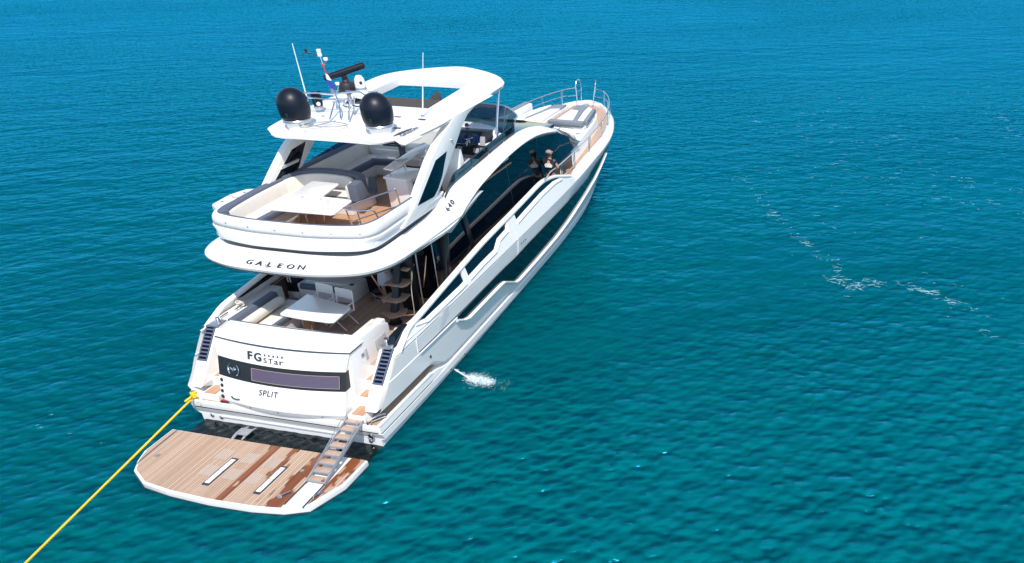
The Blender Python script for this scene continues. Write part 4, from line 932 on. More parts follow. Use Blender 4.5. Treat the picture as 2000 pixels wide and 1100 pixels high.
# skylight slit beside the fin
MB().prism([(1.44, 3.86), (1.58, 4.12), (1.86, 3.92), (1.84, 3.86)], 5.76, 5.79).build('aft_skylight', 'glass', HT)
# rolled canvas in the opening
cv = MB()
for i in range(7): cv.loft([[(sx_, 6.46 + i * .12, 5.96), (sx_, 6.52 + i * .12, 6.03 - .004 * i), (sx_, 6.575 + i * .12, 5.96), (sx_, 6.52 + i * .12, 5.86)] for sx_ in (-1.18, 1.18)])
cvo = cv.build('folded_sunroof', 'canvas', Y, ang=20)
MB().loft([[(.72, 7.25, 5.96), (1.1, 7.25, 5.96), (1.1, 7.4, 5.96), (.72, 7.4, 5.96)], [(.98, 7.3, 6.2), (1.06, 7.3, 6.2), (1.06, 7.35, 6.2), (.98, 7.35, 6.2)]]).build('canvas_fold', 'canvas', cvo)
# side arms sweeping down aft
for s in (1, -1):
    out_ = [(8.4, 5.93), (7.3, 5.90), (6.8, 5.79), (6.4, 5.58), (6.05, 5.32), (5.4, 4.86), (4.78, 4.45), (4.45, 4.30), (3.9, 4.20), (3.0, 4.12), (2.9, 4.16), (3.35, 4.34), (3.58, 4.46), (4.1, 4.84), (4.7, 5.25), (5.35, 5.59), (5.9, 5.80), (6.1, 5.92)]
    hole = [(4.86, 5.16), (5.45, 5.22), (5.0, 4.72), (4.72, 4.50), (4.45, 4.38), (3.70, 4.42)]
    # arm = outline with the glass set into it (glass panel proud by 6 mm each side)
    def xx(z): return 2.09 + (5.9 - z) * .03
    m = MB().loft([[(xx(z) - .20, y, z) for y, z in out_], [(xx(z), y, z) for y, z in out_]])
    ao_ = (m if s > 0 else m.mx()).build('hardtop_arm', 'gel', Y, bevel=.035, ang=35)
    m = MB().loft([[(xx(z) - .206, y, z) for y, z in hole], [(xx(z) + .006, y, z) for y, z in hole]])
    (m if s > 0 else m.mx()).build('arm_glass', 'glass', ao_, bevel=.004)
    m = MB().loft([[(xx(z) - .25, y, z) for y, z in ((4.28, 4.83), (4.95, 4.83), (4.99, 4.89), (4.32, 4.89))], [(xx(z) - .2, y, z) for y, z in ((4.28, 4.83), (4.95, 4.83), (4.99, 4.89), (4.32, 4.89))]])
    (m if s > 0 else m.mx()).build('arm_crossbar', 'gel_grey', ao_)
    m = MB().lathe([(.001, .05), (.03, .04), (.035, 0)], (2.11, 5.75, 5.42), 10, Vector((1, 0, 0))); (m if s > 0 else m.mx()).build('side_light', 'steel', ao_)
    m = MB().tube([(1.92, 8.45, 4.45), (1.90, 9.18, 5.98)], .035, 12); po = (m if s > 0 else m.mx()).build('hardtop_pole', 'chrome', Y)
# lettering on the fin
t4 = frame((1.82, 4.50, 5.928), (.10, 1, .042), (-1, .10, .03)); text_mb('GALEON', .17, t4, .004, shear=.15).build('fin_lettering', 'ink', HT, smooth=False)
sw_ = [(1.56, 4.15), (1.56, 4.40), (1.62, 4.62), (1.69, 4.78), (1.66, 4.55), (1.62, 4.32)]
MB().loft([[(x, y, z + .04 * (y - 4.4)) for x, y in sw_] for z in (5.91, 5.926)]).build('swoosh_mark', 'gel_line', HT)
for x, y in ((.84, 5.57), (1.31, 4.75), (1.55, 5.5), (-.9, 6.1)): MB().box(x - .09, x + .09, y - .035, y + .035, 5.90, 5.73 + .042 * y + .006).build('roof_vent', 'gel_line', HT, bevel=.01)
for x, y in ((.05, 4.3), (-.7, 4.05), (.45, 3.95), (-1.2, 4.1)): MB().lathe([(.001, .01), (.02, .008), (.022, 0)], (x, y, 5.73 + .042 * y), 8).build('roof_fitting', 'grey', HT)
# ---- domes
def dome(x, y, r, h, z=5.93, name='satellite_dome'):
    rt = empty(name); rt.parent = Y
    MB().lathe([(r * .84, 0), (r * .90, .03), (r * .90, .06), (r * .82, .10)], (x, y, z), 32).build('dome_base', 'steel', rt)
    pr = [(r * .86, .085), (r * .94, .16), (r * .985, .26), (r, .34), (r * .995, .42)]
    zc0 = .42
    pr += [(r * math.cos(a) , zc0 + (h - zc0) * math.sin(a)) for a in fr(.12, 1.45, 14)] + [(.001, h)]
    MB().lathe(pr, (x, y, z), 40).build('dome_cover', 'dome', rt, ang=70)
    MB().box(x + .01, x + .06, y - r * .99 - .01, y - r * .93, z + .18, z + .27).build('dome_latch', 'plastic', rt, bevel=.006)
    return rt
dome(-1.11, 4.38, .36, .79, 6.03); dome(1.11, 4.38, .36, .79, 6.03)
for x_ in (-1.11, 1.11): MB().lathe([(.25, 0), (.25, .10), (.27, .15)], (x_, 4.38, 5.90), 24).build('dome_mount', 'gel', HT)
dome(-1.38, 5.6, .125, .36, 6.02, 'satellite_phone_dome')
# search camera (white turret)
cm = empty('camera_turret'); cm.parent = Y
MB().lathe([(.16, 0), (.165, .05), (.15, .12), (.13, .16), (.135, .2)], (-.10, 5.72, 6.36), 24).build('turret_base', 'gel', cm)
MB().lathe([(.137, .2), (.137, .25)], (-.10, 5.72, 6.36), 24).build('turret_band', 'steel', cm)
MB().lathe([(.13, .25), (.13, .38), (.115, .46), (.07, .53), (.001, .55)], (-.10, 5.72, 6.36), 24).build('turret_head', 'gel', cm, ang=70)
MB().lathe([(.001, .02), (.035, .015), (.04, 0)], (-.01, 5.63, 6.74), 12, Vector((.6, -.7, .2))).build('turret_lens', 'black', cm)
MB().tube([(-.10, 5.72, 6.1), (-.10, 5.72, 6.37)], .06, 12).build('turret_post', 'gel', cm)
# open array radar
rd = empty('radar'); rd.parent = Y
MB().lathe([(.02, 0), (.16, .05), (.22, .14), (.225, .24), (.19, .31), (.10, .33), (.07, .40), (.001, .40)], (-.63, 5.9, 6.36), 28).build('radar_pedestal', 'plastic', rd)
ra, rb = Vector((-1.02, 5.6, 6.80)), Vector((-.12, 6.1, 7.08))
MB().tube([tuple(ra), tuple(ra.lerp(rb, .02)), tuple(ra.lerp(rb, .98)), tuple(rb)], .08, 14, taper=[.05, .08, .08, .05]).build('radar_array', 'dome', rd)
MB().tube([(-.63, 5.9, 6.73), tuple(ra.lerp(rb, .45))], .07, 10).build('radar_neck', 'plastic', rd)
MB().tube([(-.63, 5.9, 6.08), (-.63, 5.9, 6.38)], .05, 10).tube([(-.8, 5.7, 6.1), (-.63, 5.9, 6.3)], .025, 6).tube([(-.4, 5.7, 6.1), (-.63, 5.9, 6.3)], .025, 6).build('radar_bracket', 'steel', rd)
# ---- mast: tripod + bow-shaped arch tube + lights
ms = empty('signal_mast'); ms.parent = Y
tb = MB()
for pth in ([(-.03, 4.55, 6.11), (-.20, 4.85, 6.32), (-.40, 5.1, 6.45), (-.60, 5.2, 6.85), (-.73, 5.28, 7.40)], [(.27, 4.45, 6.11), (.0, 5.0, 6.45), (-.1, 5.2, 6.52)], [(-.25, 4.43, 6.11), (-.42, 5.05, 6.45)], [(.05, 5.0, 6.11), (-.05, 5.3, 6.48)]): tb.tube(smooth_path(pth, 4), .018, 8)
tb.tube(smooth_path([(-1.45, 4.9, 6.58), (-.9, 5.0, 6.58), (-.5, 5.15, 6.54), (-.1, 5.3, 6.58), (.25, 5.2, 6.60), (.50, 5.0, 6.45), (.62, 4.85, 6.15)], 6), .025, 8)
tb.tube([(-1.45, 4.9, 6.58), (-1.48, 4.85, 6.5), (-.6, 4.95, 6.46), (.1, 5.1, 6.46)], .018, 8)
tb.tube([(-.6, 5.2, 6.52), (-.62, 5.7, 6.5), (.3, 5.8, 6.5), (.3, 5.2, 6.55)], .015, 6)
tb.build('mast_tubes', 'chrome', ms)
cb = MB().tube(smooth_path([(-.9, 4.0, 6.125), (-.6, 3.85, 6.125), (.1, 3.75, 6.125), (.5, 4.0, 6.125), (.3, 4.15, 6.125), (-.1, 4.2, 6.125), (-.45, 3.95, 6.125), (-.55, 3.7, 6.125), (-.3, 3.62, 6.125), (0, 4.3, 6.125)], 6), .012, 6).build('loose_cable', 'grey', ms)
cb2 = MB().tube(smooth_path([(.1, 5.4, 6.13), (.35, 5.2, 6.2), (.3, 5.0, 6.3), (.0, 5.1, 6.3), (-.1, 5.4, 6.2), (.2, 5.6, 6.13)], 6), .014, 6).build('mast_cable', 'plastic', ms)
MB().lathe([(.035, 0), (.055, .01), (.055, .08), (.045, .09), (.045, .10), (.055, .11), (.055, .17), (.001, .18)], (-.74, 5.28, 7.40), 14).build('masthead_light', 'gel', ms)
MB().lathe([(.02, 0), (.05, .02), (.055, .06), (.05, .08), (.001, .085)], (-.60, 5.28, 7.30), 14).build('gps_puck', 'gel', ms)
MB().lathe([(.02, 0), (.05, .02), (.055, .06), (.05, .08), (.001, .085)], (-.45, 5.3, 6.72), 14).build('gps_puck', 'gel', ms)
MB().tube([(-.70, 5.28, 7.18), (-.60, 5.28, 7.30)], .012, 6).tube(smooth_path([(-.6, 5.3, 6.62), (-.52, 5.3, 6.58), (-.45, 5.3, 6.66), (-.45, 5.3, 6.72)], 3), .014, 6).build('puck_bracket', 'steel', ms)
MB().tube([(-.75, 5.28, 7.42), (-1.0, 5.26, 7.47), (-1.1, 5.26, 7.50)], .010, 6).lathe([(.001, .06), (.03, .04), (.035, 0), (.02, -.03)], (-1.09, 5.26, 7.52), 8).tube([(-1.18, 5.2, 7.45), (-1.09, 5.26, 7.50), (-.99, 5.3, 7.45)], .016, 5).build('wind_sensor', 'plastic', ms)
MB().tube([(-.62, 5.25, 6.45), (-.66, 5.25, 6.95)], .032, 6).build('mast_light_bracket', 'steel', ms)
MB().lathe([(.001, .05), (.045, .04), (.05, 0)], (-.60, 4.62, 6.42), 12, Vector((.2, -1, 0))).build('deck_light', 'gel', ms)
# flag on the mast
fl = MB(); F0 = Vector((-.66, 5.17, 7.28)); 
gridf = []
for i in range(9):
    t = i / 8
    gridf.append([tuple(F0 + Vector((.10 * t + u * (.06 + .10 * t * (1.6 - t)), -.03 + .03 * math.sin(6 * t + 3 * u), -.60 * t - .04 * u))) for u in (0, .5, 1)])
for nm, i0, i1, mt_ in (('flag_red', 0, 3, 'red'), ('flag_white', 3, 5, 'white'), ('flag_blue', 5, 8, 'blue')):
    m = MB(); m.loft(gridf[i0:i1 + 1], closed=False, caps=False)
    if i0 == 0: flg = m.build('flag', mt_, ms)
    else: m.build('flag_stripe', mt_, ms)
for e_ in (cm, rd, ms): e_.location = (-.36, .47, -.13)
# whip antennas
for name, a, b in (('whip', (-1.98, 6.0, 5.97), (-2.0, 6.0, 7.50)), ('whip', (1.44, 5.73, 5.96), (1.78, 5.7, 7.48))):
    av, bv = Vector(a), Vector(b)
    wa = MB().tube([tuple(av), tuple(av.lerp(bv, .12)), tuple(bv)], .018, 8, taper=[.022, .018, .010]).build('whip_antenna', 'gel', Y)
    MB().lathe([(.05, 0), (.05, .02), (.02, .05)], a, 12).build('antenna_foot', 'chrome', wa)
# ================================================================ FOREDECK
CR = [(0, 20.35), (.5, 20.22), (.9, 19.85), (1.22, 19.2), (1.47, 18.3), (1.68, 16.9), (1.84, 15.5), (1.96, 14.2), (1.98, 13.3)]
def crz(d): return d
half_cr = smooth_path([(x, y, 0) for x, y in CR], 4)
def crring(dx, z, aft): return [(max(0, x - dx) if x > 0 else 0, y - (dx if y > 19 else dx * .3), z) for x, y, _ in half_cr]
full = []
for dx, z in ((-.06, 2.2), (0, 2.32), (.0, 2.62), (.03, 2.74), (.10, 2.80), (.16, 2.815)):
    h = crring(dx, z, 0); full.append([(-x, y, zz) for x, y, zz in h[::-1]] + h[1:])
cr = MB().loft(full, closed=False, caps=False)
cr.f.append(tuple(len(cr.v) - len(full[0]) + i for i in range(len(full[0]))))
crn = cr.build('foredeck_trunk', 'gel', Y, ang=35)
# central walkway sunk in teak (dark) between the sunpads
MB().prism([(-.20, 16.6), (.16, 16.6), (.12, 20.1), (-.16, 20.1)], 2.816, 2.824).build('walkway_teak', 'teak', crn)
for s in (1, -1):
    def pr(poly, z0, z1, nm, mt_, bv=.03, mir=False):
        m = MB().prism(poly, z0, z1); (m if s > 0 else m.mx()).build(nm, mt_, Y, bevel=bv)
    pr([(.20, 16.45), (1.62, 16.45), (1.50, 17.8), (1.28, 18.75), (.95, 19.35), (.62, 19.6), (.20, 19.75)], 2.81, 2.92, 'sunpad_base', 'gel', .04)
    pr([(.24, 16.72), (1.0, 16.72), (.62, 18.62), (.24, 18.75)], 2.92, 3.01, 'sunpad', 'vinyl')
    pr([(1.02, 16.72), (1.16, 16.72), (.82, 18.55), (.76, 19.35), (.58, 19.45), (.24, 19.5), (.24, 18.78), (.64, 18.66)], 2.915, 3.0, 'sunpad_stripe', 'grey_fab')
    pr([(1.18, 16.72), (1.42, 16.72), (1.30, 18.0), (1.12, 18.7), (.90, 19.2), (.80, 19.25), (.86, 18.55)], 2.92, 3.01, 'sunpad', 'vinyl')
    if s > 0:
        pr([(.16, 16.38), (1.60, 16.34), (1.62, 16.62), (.18, 16.66)], 3.0, 3.14, 'headrest', 'grey_fab')
        pr([(1.50, 16.75), (1.66, 16.78), (1.36, 18.65), (1.22, 18.6)], 2.92, 3.12, 'headrest', 'grey_fab')
    else:
        pr([(1.10, 15.9), (1.72, 15.95), (1.62, 17.0), (1.0, 17.0)], 2.81, 3.02, 'lounge_seat', 'gel', .03)
        pr([(1.42, 16.1), (1.75, 16.1), (1.60, 18.5), (1.34, 18.5)], 2.82, 3.22, 'lounge_back', 'vinyl', .04)
        pr([(1.58, 16.3), (1.80, 16.3), (1.66, 18.5), (1.46, 18.5)], 3.20, 3.27, 'headrest', 'grey_fab', .03)
MB().lathe([(.001, .012), (.08, .012), (.09, 0)], (1.55, 15.95, 2.815), 18).build('deck_hatch', 'steel', crn)
MB().lathe([(.001, .012), (.07, .012), (.08, 0)], (1.42, 19.2, 2.42), 16).build('filler_cap', 'steel', Y)
# anchor gear at the stem
MB().box(-.12, .12, 20.55, 21.25, 2.56, 2.66).build('anchor_roller', 'steel', Y, bevel=.02)
MB().lathe([(.10, 0), (.10, .08), (.07, .12), (.09, .18), (.001, .2)], (.0, 20.45, 2.52), 16).build('windlass', 'chrome', Y)
# ---- bow rails
def capz(y): return zk_(y) + .22
def capx(y): return half(y, zk_(y)) - .20
for s in (1, -1):
    top = [(2.50, 10.3, 2.93), (2.46, 10.9, 3.0), (2.44, 11.7, 2.97), (2.40, 13.3, 2.97), (2.36, 14.8, 3.0), (2.20, 16.6, 3.04), (1.98, 18.2, 3.08), (1.66, 19.5, 3.14), (1.25, 20.5, 3.2), (.85, 21.1, 3.25)]
    tp = smooth_path(top, 5); r_ = MB().tube(tp, .020, 8)
    ra_ = (r_ if s > 0 else r_.mx()).build('bow_rail', 'chrome', Y)
    mid = smooth_path([(x + .02, y, (z + capz(y)) / 2) for x, y, z in top[5:]], 5); r_ = MB().tube(mid, .012, 6)
    (r_ if s > 0 else r_.mx()).build('mid_rail', 'chrome', ra_)
    for y in (12.0, 13.4, 15.2, 17.1, 18.7, 20.0, 20.9):
        p = min(tp, key=lambda q: abs(q[1] - y)); z0 = capz(y) if y > 12.3 else 2.45; x0 = capx(y) if y > 12.3 else 2.42
        r_ = MB().tube([(x0, y - .05, z0), p], .014, 8).tube([(x0, y - .15, z0), (p[0], p[1] - .15, p[2])], .012, 8); st_ = (r_ if s > 0 else r_.mx()).build('stanchion', 'chrome', ra_)
        r_ = MB().lathe([(.04, 0), (.035, .02), (.018, .03)], (x0, y - .05, z0 - .005), 10); (r_ if s > 0 else r_.mx()).build('stanchion_foot', 'steel', ra_)
    # pulpit hoop
    r_ = MB().tube(smooth_path([(.36, 21.05, 2.62), (.40, 21.15, 3.0), (.45, 21.25, 3.42), (.43, 21.4, 3.58), (.36, 21.55, 3.55), (.34, 21.62, 3.2), (.30, 21.45, 2.95), (.28, 21.4, 2.65)], 5), .020, 8).tube([(.85, 21.1, 3.25), (.43, 21.25, 3.30)], .016, 8).tube([(.43, 21.22, 3.12), (.34, 21.6, 3.15)], .014, 8).tube([(.80, 21.1, 2.95), (.42, 21.2, 2.98)], .014, 8)
    (r_ if s > 0 else r_.mx()).build('pulpit_hoop', 'chrome', ra_)
    # cleats on the bow and stern
    for (cx_, cy_, cz_) in ((2.30, 12.7, 2.43), (2.22, 1.95, 2.04), (2.30, 1.55, 2.03)):
        c_ = MB().tube([(cx_, cy_ - .13, cz_ + .05), (cx_, cy_ + .13, cz_ + .05)], .018, 8).tube([(cx_, cy_ - .05, cz_), (cx_, cy_ - .05, cz_ + .05)], .015, 6).tube([(cx_, cy_ + .05, cz_), (cx_, cy_ + .05, cz_ + .05)], .015, 6)
        (c_ if s > 0 else c_.mx()).build('cleat', 'chrome', Y)
    # hinged fairlead gate with dark glass at the top of the louvre
    if s > 0:
        MB().loft([[(2.30, 1.15, 1.95), (2.46, 1.22, 1.93), (2.50, 1.9, 2.06), (2.34, 1.85, 2.08)], [(2.30, 1.3, 2.2), (2.44, 1.35, 2.2), (2.48, 1.82, 2.28), (2.34, 1.8, 2.28)]]).build('fairlead_housing', 'glass', Y, bevel=.01)
    c_ = MB().box(2.14, 2.42, 1.10, 1.42, 1.98, 2.035); (c_ if s > 0 else c_.mx()).build('mooring_plate', 'steel', Y, bevel=.01)
    c_ = MB().lathe([(.05, 0), (.05, .08), (.035, .1), (.05, .13), (.001, .14)], (2.24, 1.28, 2.03), 14); (c_ if s > 0 else c_.mx()).build('capstan', 'chrome', Y)
# grab rail on the stern corner
gb = MB().tube(smooth_path([(2.22, .0, .64), (2.22, .02, .74), (2.45, .32, .76), (2.46, .34, .64)], 3), .02, 8).tube([(2.30, .0, .64), (2.30, .03, .72), (2.5, .3, .72)], .014, 6)
gb.build('grab_rail', 'chrome', Y)
# flybridge access stairs: floating teak treads on a black spine
stf = empty('flybridge_stairs'); stf.parent = Y
for i, (poly, z) in enumerate((([(.90, 3.06), (1.25, 2.86), (1.34, 2.88), (1.55, 3.12), (1.45, 3.42), (1.0, 3.40)], 1.75), ([(.84, 3.28), (.95, 3.16), (1.36, 3.12), (1.5, 3.3), (1.48, 3.62), (.95, 3.62)], 2.06), ([(.90, 3.42), (1.44, 3.38), (1.52, 3.5), (1.5, 3.82), (.98, 3.85)], 2.38), ([(1.08, 3.72), (1.46, 3.66), (1.50, 3.72), (1.48, 4.05), (1.1, 4.05)], 2.70))):
    MB().prism(poly, z - .05, z).build('stair_tread', 'teak_step', stf, bevel=.012)
MB().lathe([(.17, 0), (.17, .012), (.08, .02)], (1.22, 3.12, 1.452), 20).build('spine_foot', 'black', stf)
MB().loft([[(x, y, z) for x, y in ((1.13, 3.05 + d), (1.31, 3.05 + d), (1.31, 3.2 + d), (1.13, 3.2 + d))] for z, d in ((1.46, 0), (1.74, .05), (2.05, .25), (2.4, .42), (2.75, .6), (3.4, .9))]).build('stair_spine', 'black', stf, bevel=.01)
MB().tube(smooth_path([(1.52, 3.98, 3.4), (1.50, 3.9, 2.74), (1.55, 3.6, 2.2), (1.60, 3.45, 1.66), (1.58, 3.38, 1.60), (1.2, 3.2, 1.62), (1.0, 3.1, 1.63), (.92, 3.12, 1.7)], 4), .02, 8).tube([(.88, 3.05, 2.86), (.92, 3.35, 2.05)], .02, 8).build('stair_handrail', 'brass', stf)
# ================================================================ SWIM PLATFORM (lowered astern)
SPF = empty('swim_platform', (0, -1.4, 0), label='lowered swim platform with wet teak planks floating just behind the yacht', cat='platform'); OFF[SPF.name] = Vector((0, -1.4, 0))
PO = [(-2.62, -.60), (-2.60, -1.42), (-2.47, -1.76), (-2.27, -2.06), (-1.74, -2.36), (-1.0, -2.47), (0, -2.53), (1.0, -2.51), (1.7, -2.42), (2.16, -2.22), (2.46, -1.46), (2.48, -.62)]
def inset(p, d):
    c = (0, -1.5); return [(x - d * (1 if x > 0 else -1) * min(1, abs(x) / 1.8), y + (d if y < -1.5 else -d * .6)) for x, y in p]
body = MB().loft([[(x, y, z) for x, y in P_] for P_, z in ((inset(PO, .10), -.22), (inset(PO, .02), -.10), (inset(PO, .0), -.03), (PO, .14), (inset(PO, .015), .155))])
bd = body.build('platform_body', 'gel', SPF, bevel=.008, ang=30)
MB().loft([[(x, y, z) for x, y in P_] for P_, z in ((inset(PO, -.012), .005), (inset(PO, -.012), .025))]).build('rub_strip', 'gel_line', bd)
tkp = [(-2.58, -.63), (-2.555, -1.41), (-2.43, -1.74), (-2.22, -2.03), (-1.73, -2.31), (-1.0, -2.42), (0, -2.47), (1.0, -2.45), (1.62, -2.38), (1.62, -.63)]
MB().prism(tkp, .15, .165).build('deck_teak', 'teak_wet', SPF)
MB().prism([(2.10, -.63), (2.10, -2.18), (2.41, -1.45), (2.44, -.63)], .15, .165).build('deck_teak', 'teak_wet', SPF)
MB().prism([(1.66, -1.62), (2.06, -1.62), (2.06, -2.24), (1.66, -2.36)], .15, .172).build('step_cover', 'gel', SPF, bevel=.006)
for x in (-.39, .86):
    f_ = MB().box(x - .085, x + .085, -2.14, -1.22, .16, .180).build('launch_chock', 'gel_line', SPF, bevel=.02)
    MB().box(x - .055, x + .055, -1.66, -1.28, .175, .19).build('light_strip', 'gel', f_, bevel=.006)
    MB().box(x - .055, x + .055, -2.08, -1.675, .175, .19).build('light_strip', 'gel', f_, bevel=.006)
for x, y in ((-.71, -1.15), (-.66, -1.70), (-.06, -1.70), (-.07, -1.15), (.52, -1.17), (.49, -1.72)):
    gi = MB().box(x - .155, x + .155, y - .17, y + .17, .16, .1665).build('grating', 'teak_step', SPF)
    for i in range(6): MB().box(x - .15 + i * .052, x - .122 + i * .052, y - .165, y + .165, .166, .172).build('grating_slat', 'slat', gi)
for x, y, r in ((-2.16, -1.52, .06), (1.31, -1.26, .045), (1.40, -2.10, .05)):
    MB().lathe([(.001, .008), (r * .7, .01), (r, .006), (r, 0)], (x, y, .165), 14).build('deck_ring', 'steel', SPF)
for a, b in (((1.45, -2.12, .17), (1.55, -1.93, .17)), ((2.12, -2.0, .17), (2.22, -1.78, .17))):
    av, bv = Vector(a), Vector(b); MB().tube([a, tuple(av + Vector((.0, .02, .05))), tuple(bv + Vector((0, -.02, .05))), b], .016, 8).build('folding_cleat', 'chrome', SPF)
# boarding ladder up to the fixed platform
ld = empty('boarding_ladder'); ld.parent = SPF; ld.location = (0, 1.4, 0)
T0, T1 = Vector((0, .10, .70)), Vector((0, -1.58, .20))
for x in (1.66, 2.08):
    MB().loft([[(x + a, p.y, p.z + b) for a, b in ((-.014, -.05), (.014, -.05), (.014, .035), (-.014, .035))] for p in (T0, T1)]).build('ladder_rail', 'grey', ld, bevel=.004)
    MB().tube([(x, -1.58, .19), (x, -2.30, .185)], .014, 8).build('ladder_slide', 'gel_line', ld)
    MB().tube([(x, -.1, .78), (x, -.9, .46), (x, -1.3, .33)], .011, 6).build('ladder_brace', 'steel', ld)
for i in range(8):
    t = .045 + i * .128; p = T0.lerp(T1, t); q = .072
    tr = MB().box(1.685, 2.055, p.y - q, p.y + q, p.z - .015, p.z + .012).build('ladder_tread', 'teak_wet' if i > 4 else 'teak', ld, bevel=.004)
    MB().box(1.68, 2.06, p.y - q - .02, p.y - q, p.z - .03, p.z + .006).build('tread_edge', 'grey', ld)
# added black rippled sheet standing in for the dark water in the gap
fr_ = MB(); g_ = [[(x, y, .02 + .005 * math.sin(x * 9 + y * 23) + .004 * math.sin(x * 21 - y * 11)) for x in fr(-2.34, 2.40, 90)] for y in fr(-.60, .075, 16)]
fr_.loft(g_, closed=False, caps=False); fr_.build('dark_water_sheet', 'dark_water', SPF, ang=180)
# lifting arms between hull and platform
for x in (-1.12, 1.28):
    MB().tube(smooth_path([(x, .05, -.02), (x, -.25, .08), (x, -.5, .04), (x, -.7, -.12)], 4), .035, 10).tube([(x + .2, .05, -.02), (x + .2, -.25, .08), (x + .2, -.7, -.12)], .03, 8).build('lift_arm', 'grey', SPF)
    MB().box(x - .05, x + .28, -.36, -.12, .06, .09).build('arm_plate', 'grey', SPF, bevel=.03)
# ================================================================ LOOSE THINGS
# mooring rope
rp = empty('mooring_rope', (-2.36, .05, .65), label='taut yellow mooring rope running from the port stern corner to the lower left', cat='rope'); OFF[rp.name] = Vector((-2.36, .05, .65))
path = [(-2.342, -0.013, 0.700), (-2.336, -0.436, 0.633), (-2.329, -0.845, 0.570), (-2.322, -1.241, 0.509), (-2.314, -1.625, 0.450), (-2.305, -1.997, 0.395), (-2.294, -2.358, 0.343), (-2.281, -2.710, 0.295), (-2.265, -3.051, 0.250), (-2.246, -3.384, 0.210), (-2.224, -3.709, 0.174), (-2.196, -4.027, 0.143), (-2.163, -4.338, 0.118), (-2.120, -4.644, 0.102), (-2.060, -4.949, 0.100), (-2.000, -5.244, 0.100)]
pth = [Vector(p) for p in smooth_path(path, 26)]; rl = MB(); dist_ = 0
for k in range(3):
    pts_ = []; dd = 0
    for i in range(len(pth)):
        if i: dd += (pth[i] - pth[i - 1]).length
        t_ = (pth[min(i + 1, len(pth) - 1)] - pth[max(i - 1, 0)]).normalized(); u_ = t_.cross(Vector((0, 0, 1))).normalized(); v_ = t_.cross(u_); a_ = dd * 38 + k * 2.094
        pts_.append(tuple(pth[i] + (u_ * math.cos(a_) + v_ * math.sin(a_)) * .0115))
    rl.tube(pts_, .0125, 6)
rl.build('rope_line', 'yellow', rp)
kn = MB()
for k in range(5): kn.tube([(-2.36 + .05 * math.cos(a), .04 + .05 * math.sin(a) , .67 + k * .03 + .004 * a) for a in fr(0, 6.4, 14)], .022, 7)
kn.tube(smooth_path([(-2.36, -.04, .74), (-2.32, -.12, .76), (-2.40, -.2, .70), (-2.44, -.1, .68), (-2.36, .0, .72)], 4), .022, 7)
kn.build('rope_knot', 'yellow', rp)
MB().lathe([(.035, 0), (.035, .16), (.045, .17), (.045, .2), (.001, .205)], (-2.36, .04, .65), 12).build('mooring_post', 'chrome', Y)
# flybridge dining table
def table(name, pts, z, zf, legs, label, legmat, x0, thick=.045, mat='gel'):
    r = empty(name, (x0[0], x0[1], zf), label=label, cat='table', ); OFF[r.name] = Vector((x0[0], x0[1], zf))
    MB().prism(pts, z - thick, z).build('tabletop', mat, r, bevel=.015)
    for (xa, ya, xb, yb) in legs: MB().tube([(xa, ya, zf), (xb, yb, z - thick)], .022, 8).build('leg', legmat, r)
    return r
ft = table('dining_table', [(-.95, 4.08), (-.88, 4.12), (-.20, 4.10), (-.14, 4.02), (.0, 3.17), (.80, 3.12), (.87, 3.05), (.98, 2.24), (.92, 2.16), (-.66, 2.14), (-.74, 2.2)], 4.68, 3.95, [(-.72, 3.05, -.62, 3.0), (-.60, 3.15, -.68, 3.25), (-.30, 3.10, -.2, 3.0), (-.16, 3.2, -.1, 3.3)], 'white L-shaped folding table on the upper flybridge deck', 'brass', (-.3, 3.1), .04)
ft.location = Vector(ft.location) + Vector(FLY)
for x, y in ((-.42, 3.0), (.10, 2.98), (.38, 2.85), (.55, 2.4)): MB().box(x - .03, x + .03, y - .02, y + .02, 4.68, 4.686).build('hinge', 'grey', ft)
ct = table('cockpit_table', [(-.72, 2.62), (.70, 2.27), (.76, 2.20), (.80, 1.50), (.70, 1.45), (0, 1.46), (-.64, 1.52), (-.70, 1.58)], 2.30, 1.45, [(-.45, 1.95, -.42, 1.9), (-.32, 2.0, -.2, 1.9)], 'white trapezoid table under the flybridge overhang in the aft cockpit', 'brass', (-.2, 2.0), .04)
MB().loft([[(-.38 + a, 2.0 + b, z) for a, b in ((-w_, -.09), (w_, -.09), (w_, .09), (-w_, .09))] for z, w_ in ((1.45, .07), (2.26, .16))]).build('pedestal', 'teak_step', ct, bevel=.02)
# folding director chairs
def chair(x, y, rz, label):
    r = empty('folding_chair', (x, y, 1.45), rz, label=label, cat='chair', group='white folding chairs at the cockpit table')
    OFF[r.name] = Vector((0, 0, 0)); k = dict(recentre=True)
    for sx in (-.27, .27):
        MB().tube([(sx, -.22, .62), (sx, .20, .62)], .016, 6, flat=1).build('armrest', 'gel', r)
        MB().tube([(sx, .20, .42), (sx, .27, .92)], .018, 8).build('back_post', 'gel', r)
        MB().tube([(sx, -.22, .42), (sx, -.22, .62)], .014, 6).build('arm_post', 'gel', r)
    for yy in (-.2, .2):
        MB().tube([(-.27, yy, .02), (.27, yy, .44)], .018, 6).build('leg', 'gel', r); MB().tube([(.27, yy + .03, .02), (-.27, yy + .03, .44)], .018, 6).build('leg', 'gel', r)
    MB().loft([[(xx_, yy, .44 - .03 * (1 - (xx_ / .27) ** 2)) for yy in (-.22, .22)] for xx_ in fr(-.27, .27, 7)], closed=False, caps=False).build('seat', 'gel', r)
    MB().loft([[(xx_, .245 + .02 * (1 - (xx_ / .27) ** 2), .68) for xx_ in fr(-.27, .27, 7)], [(xx_, .28 + .02 * (1 - (xx_ / .27) ** 2), .92) for xx_ in fr(-.27, .27, 7)]], closed=False, caps=False).build('backrest', 'vinyl', r)
    return r
chair(.05, 2.66, math.radians(-11), 'white folding chair at the starboard end of the cockpit table, nearer the stairs')
